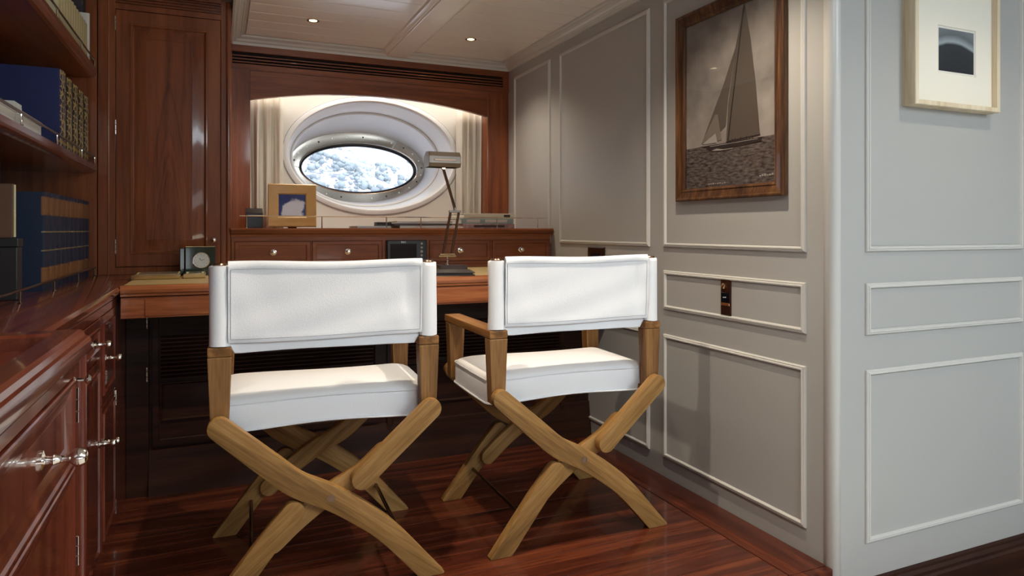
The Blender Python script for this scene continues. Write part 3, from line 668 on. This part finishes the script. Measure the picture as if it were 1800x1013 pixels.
part('joint', MB().box(1.022, 1.082, 3.103, 3.117, 1.086, 1.096).box(1.046, 1.058, 3.101, 3.119, 1.09, 1.110), M_lampm, lp, bevel=.001)
part('upper_arm', MB().tube([(1.052, 3.11, 1.104), (.992, 3.11, 1.298)], .0072, 8), M_bronze, lp, smooth=40)
part('knuckle', MB().lathe((.992, 3.098, 1.298), (0, 1, 0), [(.008, 0), (.008, .024)], 12), M_brass, lp, smooth=40)
# shade: a trough, open downwards, tilted
prf = [(3.075, 1.300), (3.066, 1.318), (3.068, 1.350), (3.085, 1.372), (3.125, 1.374), (3.160, 1.352), (3.163, 1.318), (3.155, 1.300), (3.153, 1.302), (3.158, 1.320), (3.156, 1.348), (3.123, 1.369), (3.087, 1.367), (3.072, 1.348), (3.070, 1.320), (3.078, 1.302)]
sh_ = part('lamp_shade', MB().prism(prf, 'x', .915, 1.064), M_lampm, lp, smooth=30)
for xe in (.911, 1.0642): part('shade_end', MB().prism(prf[:8], 'x', xe, xe+.0038), M_lampm, sh_, bevel=.0008)
part('shade_slot', MB().box(.935, 1.045, 3.0635, 3.067, 1.328, 1.337), M_bronze, sh_, bevel=.001)

# ================================================================== THINGS ON THE DESK
ld = thing('writing_pad', 'black leather writing folder lying on the desk in front of the lamp', 'folder', (.86, 2.78, .8125), math.radians(-14))
m = MB().box(-.15, .15, -.11, .11, 0, .004); l0 = link('lower_cover', m.mesh('lower_cover', M_leather, bevel=.001), ld)
link('pages', MB().box(-.142, .142, -.104, .104, .0042, .010).mesh('pages', M_leather), ld)
link('upper_cover', MB().box(-.15, .15, -.11, .11, .0102, .0145).mesh('upper_cover', M_leather, bevel=.001), ld)
ck = thing('desk_clock', 'dark green square desk clock with a silver round dial', 'clock', (-.072, 3.15, .8125), math.radians(3))
def lk(nm, mb, m_, par, smooth=None, bevel=0): return link(nm, mb.mesh(nm, m_, smooth, (0,0,0), True, bevel), par)
lk('case', MB().box(-.050, .066, -.038, .040, 0, .118).box(-.070, -.0505, -.028, .040, 0, .114), M_green, ck, bevel=.003)
bz = lk('bezel', MB().lathe((.010, -.037, .062), (0, -1, 0), [(.034, 0), (.034, .005), (.031, .007)], 32), M_chrome, ck, smooth=30)
M_dial = mat('silver_dial', (.55, .54, .50), .3, metal=.4, noise=(60, .12))
lk('dial', MB().lathe((.010, -.0435, .062), (0, -1, 0), [(.0295, 0), (.0295, .0008)], 32), M_dial, bz)
mm = MB()
for k in range(12):
    a = k*PI/6; c_, s_ = math.cos(a), math.sin(a)
    mm.tube([(.010+.023*c_, -.0446, .062+.023*s_), (.010+.027*c_, -.0446, .062+.027*s_)], .0006, 4)
lk('hour_marks', mm, M_black, bz)
lk('clock_hand', MB().tube([(.010, -.0450, .062), (.0235, -.0450, .067)], .0007, 4), M_black, bz); lk('clock_hand', MB().tube([(.010, -.0455, .062), (.004, -.0455, .072)], .0009, 4), M_black, bz)
lk('top_plate', MB().box(-.048, .064, -.036, .038, .1181, .121), M_brass, ck, bevel=.001)
def tray(name, label, x0, x1, y0, y1, h, rz=0):
    t = thing(name, label, 'tray', ((x0+x1)/2, (y0+y1)/2, .8125), rz)
    hx, hy = (x1-x0)/2, (y1-y0)/2
    lk('dish', MB().frame(-hx, hx, -hy, hy, [(.004, 0), (0, .003), (0, h), (.003, h+.001), (.007, h), (.010, .004), (.012, .003)], cap=True).frame(-hx, hx, -hy, hy, [(.004, 0), (.005, 0)], cap=True), M_brass, t, smooth=30)
    lk('glass_block', MB().frame(-hx+.014, hx-.014, -hy+.014, hy-.014, [(.002, .0042), (0, .006), (0, h-.002), (.003, h+.001)], cap=True), mat('tray_inlay', (.55, .50, .36), .1, coat=.8) if 'tray_inlay' not in bpy.data.materials else bpy.data.materials['tray_inlay'], t, smooth=30)
tray('pen_tray', 'long polished brass tray on the desk left of the clock', -.295, -.128, 2.91, 3.12, .018)
tray('pen_tray', 'short polished brass tray on the desk in front of the clock', -.118, -.040, 2.92, 3.08, .018)

# ================================================================== THINGS ON THE CONSOLE
pf = thing('photo_frame', 'honey-coloured photo frame with a cloud picture standing on the console', 'photo frame', (.335, 3.44, 1.013))
pf.rotation_euler = (math.radians(-9), 0, math.radians(-6))
def loc_T(p): return (p[0], -p[2], p[1])
lk('frame', MB(loc_T).frame(-.112, .112, .002, .212, [(0, 0), (0, .014), (.004, .017), (.045, .012), (.050, .009), (.050, 0)], closed=True), M_gild, pf, smooth=20)
def cloudpic():
    m = mat('cloud_print', (.1, .12, .3), .25); N = m.node_tree.nodes; L = m.node_tree.links
    tc = N.new('ShaderNodeTexCoord'); n = N.new('ShaderNodeTexNoise'); n.inputs['Scale'].default_value = 22; n.inputs['Detail'].default_value = 5; L.new(tc.outputs['Object'], n.inputs['Vector'])
    vd = N.new('ShaderNodeVectorMath'); vd.operation = 'DISTANCE'; vd.inputs[1].default_value = (.005, 0, .088*S); L.new(tc.outputs['Object'], vd.inputs[0])
    a = N.new('ShaderNodeMath'); a.operation = 'MULTIPLY_ADD'; a.inputs[1].default_value = -11; a.inputs[2].default_value = .55; L.new(vd.outputs['Value'], a.inputs[0])
    b2 = N.new('ShaderNodeMath'); b2.operation = 'ADD'; L.new(a.outputs[0], b2.inputs[0]); L.new(n.outputs['Fac'], b2.inputs[1])
    cr = N.new('ShaderNodeValToRGB'); L.new(b2.outputs[0], cr.inputs[0]); e = cr.color_ramp.elements; e[0].position = .48; e[0].color = (.03, .045, .18, 1); e[1].position = .60; e[1].color = (.62, .60, .66, 1)
    L.new(cr.outputs[0], N['Principled BSDF'].inputs['Base Color']); return m
lk('print', MB(loc_T).frame(-.063, .063, .051, .163, [(0, .004), (.0001, .005)], cap=True), cloudpic(), pf)
lk('easel_back', MB().prism([(.004, .01), (.010, .01), (.050, .004), (.047, .003), (.004, .15)], 'x', -.02, .02), M_black, pf)
bk = thing('bookend', 'small dark block behind the photo frame at the left end of the console', 'block', (.165, 3.60, 1.010))
lk('block', MB().box(-.035, .045, -.03, .03, 0, .075), M_black, bk, bevel=.003); lk('tilted_top', MB().prism([(-.03, .0752), (.03, .0752), (.03, .10)], 'x', -.035, .045), M_black, bk)
def flat_book(label, x0, x1, y0, y1, z, h, mc, rz=0, band=None):
    t = thing('book', label, 'book', ((x0+x1)/2, (y0+y1)/2, z), math.radians(rz), 'books lying flat on the console')
    hx, hy = (x1-x0)/2, (y1-y0)/2
    lk('cover', MB().box(-hx, hx, -hy, hy, 0, .003).box(-hx, hx, -hy, hy, h-.003, h).box(-hx, hx, -hy, -hy+.003, .003, h-.003), mc, t, bevel=.0008)
    lk('pages', MB().box(-hx+.004, hx-.004, -hy+.004, hy-.003, .0032, h-.0032), M_paper, t)
    if band:
        for a0, a1 in band[1]: lk('spine_label', MB().box(hx*a0, hx*a1, -hy-.0006, -hy+.001, h*.25, h*.75), band[0], t)
M_redpat = mat('red_white_patterned_cover', (.45, .28, .26), .4, noise=(70, .9)); M_pale = mat('pale_green_cover', (.32, .42, .40), .4); M_creamcov = mat('cream_cover', (.72, .66, .50), .4); M_darkb = mat('dark_brown_print', (.05, .025, .02), .4)
flat_book('patterned red and white book at the bottom of the stack right of the lamp', 1.20, 1.50, 3.42, 3.64, 1.010, .024, M_redpat, 1, (M_darkb, [(-.6, .6)]))
flat_book('pale green book in the middle of the stack right of the lamp', 1.195, 1.495, 3.42, 3.64, 1.0345, .030, M_pale, -1, (M_paper, [(-.8, -.3), (-.1, .75)]))
flat_book('cream book on top of the stack right of the lamp', 1.205, 1.505, 3.425, 3.63, 1.065, .026, M_creamcov, 1.5, (M_darkb, [(.55, .8)]))
flat_book('white magazine at the bottom of the low pile left of the lamp', .86, 1.15, 3.42, 3.64, 1.010, .014, M_paper, 0)
flat_book('dark-spined magazine in the middle of the low pile left of the lamp', .83, 1.14, 3.42, 3.63, 1.0245, .010, M_darkb, 1)
flat_book('white magazine on top of the low pile left of the lamp', .85, 1.145, 3.425, 3.64, 1.035, .014, M_paper, -1)
flat_book('grey booklet under the small black case on the console', .64, .81, 3.43, 3.62, 1.010, .012, mat('grey_cover', (.4, .42, .42), .4), 3)
cs = thing('glasses_case', 'small black case lying on the grey booklet on the console', 'case', (.79, 3.50, 1.0225), math.radians(5))
lk('lower_shell', MB().box(-.040, .040, -.025, .025, 0, .010), M_leather, cs, bevel=.003); lk('lid', MB().box(-.040, .040, -.025, .025, .0102, .020), M_leather, cs, bevel=.004)

# ================================================================== PICTURES
# yacht picture on the right wall  (a = Y, b = Z)
T = right_map(XR)
yp = thing('yacht_picture', 'large sepia photograph of a sailing yacht in a dark oak frame', 'picture', (XR, 1.91, 1.111))
def P_(nm, mb, m_, smooth=None, bevel=0, label=None, par=yp): return part(nm, mb, m_, par, smooth, bevel, label)
P_('frame', MB(T).frame(1.635, 2.186, 1.111, 1.828, [(0, .001), (0, .022), (.004, .026), (.008, .026), (.012, .023), (.034, .017), (.038, .019), (.042, .017), (.047, .011), (.047, .001)], closed=True), M_oak, smooth=20)
def seasky():
    m = mat('sepia_sea_and_sky', (.3, .27, .24), .12, coat=.2); N = m.node_tree.nodes; L = m.node_tree.links
    def MA(op, a, b=0.0, c=0.0):
        q = N.new('ShaderNodeMath'); q.operation = op
        for i, t in enumerate((a, b, c)):
            if isinstance(t, (int, float)): q.inputs[i].default_value = t
            else: L.new(t, q.inputs[i])
        return q.outputs[0]
    tc = N.new('ShaderNodeTexCoord'); sx = N.new('ShaderNodeSeparateXYZ'); L.new(tc.outputs['Object'], sx.inputs[0])
    z = MA('DIVIDE', sx.outputs[2], S)      # height above picture foot (0..0.717)
    n = N.new('ShaderNodeTexNoise'); n.inputs['Scale'].default_value = 7; n.inputs['Detail'].default_value = 5; L.new(tc.outputs['Object'], n.inputs['Vector'])
    sky = N.new('ShaderNodeValToRGB'); e = sky.color_ramp.elements
    L.new(MA('MULTIPLY_ADD', n.outputs['Fac'], .9, MA('MULTIPLY', z, -.55)), sky.inputs[0])
    e[0].position = .0; e[0].color = (.13, .11, .095, 1); e[1].position = .48; e[1].color = (.36, .32, .28, 1)
    mp = N.new('ShaderNodeMapping'); mp.inputs['Scale'].default_value = (1, 40, 150); L.new(tc.outputs['Object'], mp.inputs[0])
    w_ = N.new('ShaderNodeTexNoise'); w_.inputs['Scale'].default_value = 1; w_.inputs['Detail'].default_value = 4; L.new(mp.outputs[0], w_.inputs['Vector'])
    sea = N.new('ShaderNodeValToRGB'); e = sea.color_ramp.elements; e[0].position = .32; e[0].color = (.028, .024, .022, 1); e[1].position = .72; e[1].color = (.15, .135, .118, 1); L.new(w_.outputs['Fac'], sea.inputs[0])
    f = MA('GREATER_THAN', z, .201)
    mx = N.new('ShaderNodeMix'); mx.data_type = 'RGBA'; L.new(f, mx.inputs[0]); L.new(sea.outputs[0], mx.inputs[6]); L.new(sky.outputs[0], mx.inputs[7])
    L.new(mx.outputs[2], N['Principled BSDF'].inputs['Base Color']); return m
P_('print', MB(T).frame(1.680, 2.141, 1.156, 1.783, [(0, .004), (.0001, .006)], cap=True), seasky())
M_sail = mat('sepia_sail_print', (.085, .068, .054), .3, noise=(3, .12)); M_sail2 = mat('sepia_jib_print', (.155, .13, .105), .3, noise=(3, .12)); M_hullp = mat('sepia_hull_print', (.02, .016, .014), .4); M_foam = mat('sepia_foam_print', (.30, .27, .235), .4)
def flat(nm, pts, m_, h):
    P_(nm, MB(T).prism([(p[0], p[1]) for p in pts], 'z', h, h+.0003) , m_)
# a runs with Y: picture's left is larger Y
flat('printed_mainsail', [(1.822, 1.772), (1.828, 1.772), (1.870, 1.62), (1.905, 1.45), (1.916, 1.318), (1.850, 1.314), (1.752, 1.320), (1.772, 1.50), (1.797, 1.66)], M_sail, .0062)
flat('printed_jib', [(1.831, 1.768), (1.868, 1.64), (1.930, 1.52), (2.050, 1.322), (1.985, 1.334), (1.918, 1.37), (1.905, 1.47), (1.868, 1.63)], M_sail, .0066)
flat('printed_staysail', [(1.960, 1.42), (1.975, 1.42), (2.050, 1.325), (1.975, 1.322), (1.940, 1.325)], M_sail2, .0069)
flat('printed_foresail', [(1.972, 1.352), (2.046, 1.320), (1.962, 1.318)], M_foam, .0072)
flat('printed_mast', [(1.824, 1.779), (1.827, 1.779), (1.912, 1.300), (1.907, 1.300)], M_hullp, .0072)
flat('printed_boom', [(1.750, 1.318), (1.750, 1.322), (1.915, 1.316), (1.915, 1.311)], M_hullp, .0074)
flat('printed_hull', [(2.062, 1.314), (2.030, 1.312), (2.005, 1.312), (1.880, 1.309), (1.742, 1.311), (1.746, 1.298), (1.775, 1.296), (1.900, 1.292), (1.985, 1.290), (2.008, 1.294), (2.022, 1.308)], M_hullp, .0076)
flat('printed_deck_line', [(2.000, 1.3085), (1.760, 1.308), (1.760, 1.3065), (2.000, 1.3065)], M_foam, .0079)
flat('printed_bow_wave', [(1.992, 1.291), (1.965, 1.296), (1.930, 1.290), (1.88, 1.290), (1.88, 1.288), (1.95, 1.287)], M_foam, .0079)
mm = MB(T)
for k in range(9):
    a_ = 1.90-.014*k; mm.box(a_-.005, a_, 1.312, 1.312+random.choice([.006, .009, .011]), .0078, .0081)
P_('printed_crew', mm, M_hullp)
mm = MB(T)
for k in range(8): mm.box(2.012-.012*k-.008, 2.012-.012*k, 1.168+.001*(k % 2), 1.171+.001*(k % 3), .0062, .0065)
for k in range(7): mm.box(1.755-.011*k-.008, 1.755-.011*k, 1.180+.001*(k % 2), 1.184+.002*(k % 3), .0062, .0065)
P_('caption_marks', mm, M_foam)
P_('glazing', MB(T).frame(1.681, 2.140, 1.157, 1.782, [(0, .0102), (.0001, .0104)], cap=True), M_glass)
# small seascape in a deep pale frame on the front wall
T = back_map(YF)
sp = thing('framed_print', 'small dark seascape print in a deep pale ash frame with a wide white mat', 'picture', (2.19, YF, 1.3915))
part('frame', MB(T).frame(1.979, 2.394, 1.3915, 1.795, [(0, .001), (0, .045), (.002, .047), (.014, .047), (.0155, .046), (.016, .030), (.016, .001)], closed=True), M_ash, sp, smooth=20)
M_matb = mat('mat_board', (.78, .75, .66), .8)
part('mat_board', MB(T).frame(1.995, 2.378, 1.4075, 1.779, [(0, .028), (.119, .028), (.120, .0255)]), M_matb, sp)
b0 = MB(T); b0.frame(1.995, 2.378, 1.4075, 1.779, [(0, .0285)])
sp_print_m = mat('dark_sea_print', (.02, .025, .035), .4)
def seaprint():
    m = sp_print_m; N = m.node_tree.nodes; L = m.node_tree.links
    tc = N.new('ShaderNodeTexCoord'); sx = N.new('ShaderNodeSeparateXYZ'); L.new(tc.outputs['Object'], sx.inputs[0])
    n = N.new('ShaderNodeTexNoise'); n.inputs['Scale'].default_value = 9; L.new(tc.outputs['Object'], n.inputs['Vector'])
    # hill crest: height falls towards both ends
    p = N.new('ShaderNodeMath'); p.operation = 'POWER'; ab = N.new('ShaderNodeMath'); ab.operation = 'MULTIPLY'; L.new(sx.outputs[0], ab.inputs[0]); L.new(sx.outputs[0], ab.inputs[1])
    a = N.new('ShaderNodeMath'); a.operation = 'MULTIPLY_ADD'; a.inputs[1].default_value = 2.4; L.new(ab.outputs[0], a.inputs[0]); L.new(sx.outputs[2], a.inputs[2])
    c2 = N.new('ShaderNodeMath'); c2.operation = 'MULTIPLY_ADD'; c2.inputs[1].default_value = .02; L.new(n.outputs['Fac'], c2.inputs[0]); L.new(a.outputs[0], c2.inputs[2])
    mr = N.new('ShaderNodeMapRange'); mr.inputs[1].default_value = .115*S; mr.inputs[2].default_value = .275*S; L.new(c2.outputs[0], mr.inputs[0])
    cr = N.new('ShaderNodeValToRGB'); L.new(mr.outputs[0], cr.inputs[0]); e = cr.color_ramp.elements
    e[0].position = .0; e[0].color = (.006, .007, .012, 1); e[1].position = .66; e[1].color = (.018, .024, .032, 1)
    x = e.new(.72); x.color = (.30, .35, .38, 1); x = e.new(.86); x.color = (.10, .12, .14, 1); x = e.new(1); x.color = (.16, .18, .2, 1)
    L.new(cr.outputs[0], N['Principled BSDF'].inputs['Base Color']); return m
# mat window is an upright rectangle a little above centre
part('mat_inner', MB(T).frame(2.108, 2.297, 1.503, 1.657, [(0, .0282), (.002, .0262)]), M_matb, sp)
part('mat_field', MB(T).box(1.996, 2.108, 1.408, 1.779, .0262, .0284).box(2.297, 2.378, 1.408, 1.779, .0262, .0284).box(2.108, 2.297, 1.408, 1.503, .0262, .0284).box(2.108, 2.297, 1.657, 1.779, .0262, .0284), M_matb, sp)
part('print', MB(T).frame(2.116, 2.289, 1.512, 1.649, [(0, .0240), (0, .0258)], cap=True), seaprint(), sp)
part('print_sheet', MB(T).box(2.109, 2.296, 1.504, 1.656, .0232, .0254), M_paper, sp)
for o in list(sp.children):
    if o.name.startswith('mat_board'): bpy.data.objects.remove(o)

# ---- switch plates
T = right_map(XR)
sw = thing('switch_plate', 'narrow dark wood switch plate with a brass button on the right wall', 'switch', (XR, 1.918, .697))
part('plate', MB(T).frame(1.893, 1.943, .697, .826, [(0, .001), (0, .007), (.002, .009)], cap=True), wood('plate_wood', DKS, 'z'), sw)
part('brass_button', MB().lathe((XR-.009, 1.925, .800), (-1, 0, 0), [(.011, 0), (.011, .003), (.006, .006)], 14), M_brass, sw, smooth=40)
part('black_insert', MB(T).frame(1.896, 1.940, .744, .778, [(0, .009), (.001, .0105)], cap=True), M_blackg, sw)
part('insert_marks', MB(T).box(1.912, 1.920, .760, .763, .0106, .0109).box(1.922, 1.928, .759, .762, .0106, .0109), M_ink, sw)
part('copper_bar', MB(T).frame(1.896, 1.940, .731, .741, [(0, .009), (.001, .0110)], cap=True), mat('copper', (.50, .22, .10), .3, metal=.8), sw)
so = thing('socket_plate', 'dark wood socket plate on the right wall above the end of the desk', 'socket', (XR, 2.82, .84))
part('plate', MB(T).frame(2.747, 2.896, .840, .919, [(0, .001), (0, .008), (.003, .010)], cap=True), wood('plate_wood2', DKS, 'y'), so)
part('insert', MB(T).frame(2.775, 2.868, .848, .895, [(0, .010), (.002, .012)], cap=True), M_blackg, so)

# ================================================================== DIRECTOR'S CHAIRS
def ribbon(pts, hw, y0, y1, round0=True, round1=True, clip=True, nseg=28):
    """flat board following a centre line in the XZ plane"""
    # Catmull-Rom
    P = [Vector(p) for p in pts]
    Q = [P[0]*2-P[1]]+P+[P[-1]*2-P[-2]]; line = []
    for i in range(1, len(Q)-2):
        for k in range(8):
            t = k/8; a, b, c, d = Q[i-1], Q[i], Q[i+1], Q[i+2]
            line.append(.5*((2*b)+(c-a)*t+(2*a-5*b+4*c-d)*t*t+(3*b-a-3*c+d)*t**3))
    line.append(P[-1])
    L_, R_ = [], []
    for i, p in enumerate(line):
        d = (line[min(i+1, len(line)-1)]-line[max(i-1, 0)]).normalized(); n_ = Vector((-d.y, d.x))
        h = hw if not callable(hw) else hw(i/(len(line)-1))
        L_.append(p+n_*h); R_.append(p-n_*h)
    def cap(p, d, h):
        n_ = Vector((-d.y, d.x)); return [p+n_*h*math.cos(a)+d*h*math.sin(a) for a in [PI*k/10 for k in range(1, 10)]]
    poly = list(L_)
    if round1: poly += cap(line[-1], (line[-1]-line[-2]).normalized(), (L_[-1]-R_[-1]).length/2)
    poly += R_[::-1]
    if round0: poly += cap(line[0], (line[0]-line[1]).normalized(), (L_[0]-R_[0]).length/2)
    me = bpy.data.meshes.new('leg'); bm = bmesh.new()
    vs = [bm.verts.new((p.x*S, y0*S, p.y*S)) for p in poly]
    f = bm.faces.new(vs); r = bmesh.ops.extrude_face_region(bm, geom=[f])
    bmesh.ops.translate(bm, verts=[v for v in r['geom'] if isinstance(v, bmesh.types.BMVert)], vec=(0, (y1-y0)*S, 0))
    if clip:
        g = bm.verts[:]+bm.edges[:]+bm.faces[:]
        c = bmesh.ops.bisect_plane(bm, geom=g, plane_co=(0, 0, 0), plane_no=(0, 0, 1), clear_inner=True)
        es = [e for e in c['geom_cut'] if isinstance(e, bmesh.types.BMEdge)]
        if es: bmesh.ops.contextual_create(bm, geom=es)
    bmesh.ops.recalc_face_normals(bm, faces=bm.faces)
    es = [e for e in bm.edges if len(e.link_faces) == 2 and e.calc_face_angle(0) > .9]
    bmesh.ops.bevel(bm, geom=es, offset=.0035*S, segments=2, profile=.6, affect='EDGES', clamp_overlap=True)
    bm.to_mesh(me); bm.free(); me.materials.append(M_tx if pts[0][0] < pts[-1][0] else M_tx2)
    for p in me.polygons: p.use_smooth = True
    me.set_sharp_from_angle(angle=math.radians(35))
    return me
def taper(x, y, z0, z1, w0, w1, d0, d1):
    return MB().loft([[(x-w/2, y-d/2, z), (x+w/2, y-d/2, z), (x+w/2, y+d/2, z), (x-w/2, y+d/2, z)] for z, w, d in ((z0, w0, d0), (z1, w1, d1))], True, True, True)
def rrect(hx, hy, r, z, n=6, cx=0, cy=0, wob=0, ph=0):
    out = []
    for q, (sx, sy) in enumerate(((1, 1), (-1, 1), (-1, -1), (1, -1))):
        for k in range(n+1):
            a = q*PI/2+k*PI/2/n
            out.append((cx+sx*(hx-r)+r*math.cos(a), cy+sy*(hy-r)+r*math.sin(a), z))
        # extra points on the straight run
        nx, ny = ((-1, 1), (-1, -1), (1, -1), (1, 1))[q]
        p0 = out[-1]
        if q in (0, 2):
            tgt = (cx+nx*(hx-r), p0[1])
        else:
            tgt = (p0[0], cy+ny*(hy-r))
        for k in range(1, 12):
            t = k/12; out.append((p0[0]+(tgt[0]-p0[0])*t, p0[1]+(tgt[1]-p0[1])*t, z))
    if wob:
        out = [(x+wob*.5*math.sin(9*y+ph), y+wob*.5*math.sin(8*x+2+ph), z+wob*math.sin(11*x+7*y+ph)) for x, y, z in out]
    return out
DP = .42      # distance between the rear and front frames
def make_chair(label):
    t = thing('director_chair', label, 'chair', (0, 0, 0), 0, 'director chairs at the desk')
    lineA = [(-.283, .482), (-.225, .430), (-.160, .372), (-.090, .312), (0, .264), (.085, .206), (.165, .137), (.300, -.015)]
    for side in (0, 1):
        def yy(a, b):
            return (a, b) if side == 0 else (DP-b, DP-a)
        fl_ = 1
        a = ribbon(lineA, lambda s: .0295+.004*math.sin(PI*min(1, s*1.05)), *yy(-.048, -.018), round0=True, round1=False)
        o = link('leg', a, t); 
        mir = [(-x, z) for x, z in lineA]
        b1 = ribbon([mir[0], mir[1], mir[2], (.085, .304)], .0295, *yy(-.048, -.018), round0=True, round1=True)
        link('leg', b1, t)
        b2 = ribbon([(-.098, .238), (-.165, .160), (-.300, -.015)], .0295, *yy(-.048, -.018), round0=True, round1=False)
        link('leg', b2, t)
        b3 = ribbon([(.15, .362), (.090, .312), (0, .264), (-.085, .206), (-.150, .150)], .028, *yy(-.0175, .006), round0=True, round1=True)
        link('crossing_brace', b3, t)
        yb_ = -.048 if side == 0 else DP+.048
        dd = -1 if side == 0 else 1
        lk('pivot_bolt', MB().lathe((0, yb_, .264), (0, dd, 0), [(.011, -.002), (.011, .0012), (.0085, .0012), (.0085, .0004), (.006, .0004), (.006, .0016)], 16), M_bronze, t, smooth=30)
        for sx in (-1, 1):
            y_ = .006 if side == 0 else DP-.006
            lk('post', taper(sx*.283, y_, .462, .664, .044, .060, .042, .046), M_tz, t, bevel=.003)
    for sx in (-1, 1):
        lk('armrest', MB().box(sx*.283-.030, sx*.283+.030, -.017, DP+.030, .6645, .690), M_ty, t, bevel=.004)
        lk('stretcher', MB().tube([(sx*.205, -.017, .105), (sx*.205, DP+.017, .105)], .006, 10), M_bronze, t, smooth=40)
        lk('seat_rail', MB().box(sx*.268-.012, sx*.268+.012, .028, DP-.028, .446, .470), M_tz, t, bevel=.003)
        # rod the sleeve slides over
        lk('back_rod', MB().tube([(sx*.283, .004, .690), (sx*.283, .004, .905)], .012, 12), M_bronze, t, smooth=40)
        lk('rod_cap', MB().lathe((sx*.283, .004, .9055), (0, 0, 1), [(.018, 0), (.0185, .003), (.016, .006), (.006, .0075)], 16), M_bronze, t, smooth=40)
    # cushion
    hx, hy, cy = .300, (DP-.068)/2, DP/2
    rings = [(.05, .4715, .0), (.012, .4560, .004), (.002, .4540, .005), (0, .470, .002), (.0, .500, .002), (.001, .520, .003), (.004, .531, .003), (.014, .538, .002), (.035, .545, .002), (.07, .551, .001), (.11, .555, 0), (.15, .557, 0)]
    m = MB(); m.loft([rrect(hx-i, hy-i, max(.004, .035-i*.2), z, 6, 0, cy, wb_, 1.3) for i, z, wb_ in rings], True, True, True)
    cu = lk('seat_cushion', m, M_fab, t, smooth=50)
    for zz, w_ in ((.4545, .005), (.527, .003)):
        lk('piping', MB().tube(rrect(hx+.001, hy+.001, .036, zz, 6, 0, cy, w_, 1.3), .0030 if zz < .5 else .0018, 6, closed=True), M_fab, cu, smooth=60)
    # back: sleeves round the rods and a stretched double panel between
    for sx in (-1, 1):
        R = []
        for k, (z, r) in enumerate([(.6915, .024), (.692, .0275), (.74, .0268), (.80, .0262), (.86, .0262), (.895, .0268), (.9045, .0262), (.9055, .022), (.9055, .017)]):
            R.append([(sx*.283+(r+.001*math.sin(3*a+k))*math.cos(a), .004+(r*.92)*math.sin(a), z+(.0015*math.sin(2*a+sx) if 0 < k < 7 else 0)) for a in [2*PI*q/24 for q in range(24)]])
        lk('back_sleeve', MB().loft(R, True, False, False), M_fab, t, smooth=60)
    nx, nz = 56, 22
    def surf(u, v, s_):   # s_=-1 rear face (to the room), +1 front face
        x = -.262+.524*u
        z = .700+.216*v+.0025*math.sin(u*7+1)*(v)-.002*math.sin(u*5)*(1-v)
        edge = min(u, 1-u)
        y = -.014+.010*(1-math.exp(-edge*14))*abs(math.sin(PI*v))**.6
        wr = .0018*math.sin(26*u+5*v)*math.exp(-edge*9)+.0012*math.sin(9*u-14*v)*math.exp(-v*1.5)+.0022*math.sin(5*u+2.2)*math.sin(PI*v)+.003*math.exp(-((u-.93)/.03)**2)*math.sin(PI*v)
        puff = .0085*(abs(math.sin(PI*min(1, max(0, v))))**.35)
        if v > .94: puff = .0085*max(0, 1-(v-.94)/.06)**.5
        th = max(.0002, puff)
        hem = .0022*math.exp(-((v-.925)/.03)**2)+.0015*math.exp(-((v-.03)/.02)**2)
        return (x, y+wr*1.2+s_*(th+hem), z)
    m = MB()
    for s_ in (-1, 1):
        m.loft([[surf(i/nx, j/nz, s_) for i in range(nx+1)] for j in range(nz+1)], closed=False)
    bp = lk('back_panel', m, M_fab, t, smooth=70)
    def line(f0, f1, n_=40): return [f0+(f1-f0)*k/n_ for k in range(n_+1)]
    def off(p): return (p[0], p[1]-.0008, p[2])
    st = MB()
    st.tube([off(surf(u, .90, -1)) for u in line(.015, .985)], .0007, 4); st.tube([off(surf(u, .045, -1)) for u in line(.015, .985)], .0007, 4)
    st.tube([off(surf(.012, v, -1)) for v in line(.045, .90)], .0007, 4); st.tube([off(surf(.988, v, -1)) for v in line(.045, .90)], .0007, 4)
    lk('stitching', st, M_grey, bp)
    # loose lower flap with a piped edge
    def fl(u, v):
        x = -.258+.512*u
        dr = .030*min(1, min(u, 1-u)*30+.25)-.004*math.sin(u*3.2)
        return (x, .000+.004*math.sin(8*u)*v-.004*v*v, .706-(dr+.004)*v)
    m = MB(); m.loft([[fl(i/40, j/6) for i in range(41)] for j in range(7)], closed=False)
    m.loft([[(p[0], p[1]+.006, p[2]) for p in [fl(i/40, j/6) for i in range(41)]] for j in range(7)], closed=False)
    fp = lk('back_flap', m, M_fab, t, smooth=60)
    lk('piping', MB().tube([(-.258, .003, .704)]+[(p[0], p[1]+.003, p[2]) for p in [fl(i/40, 1) for i in range(41)]]+[(.254, .003, .704)], .0032, 6), M_fab, fp, smooth=60)
    return t
ch = make_chair('left teak director chair with white canvas back and seat, its back to the room')
ch.location = sv((.290, 1.955, 0)); ch.rotation_euler[2] = math.radians(-2.5)
c2 = copy_tree(ch); c2['label'] = 'right teak director chair with white canvas back, near the white panelled wall'
c2.location = sv((1.082, 1.955, 0)); c2.rotation_euler[2] = math.radians(-.5)
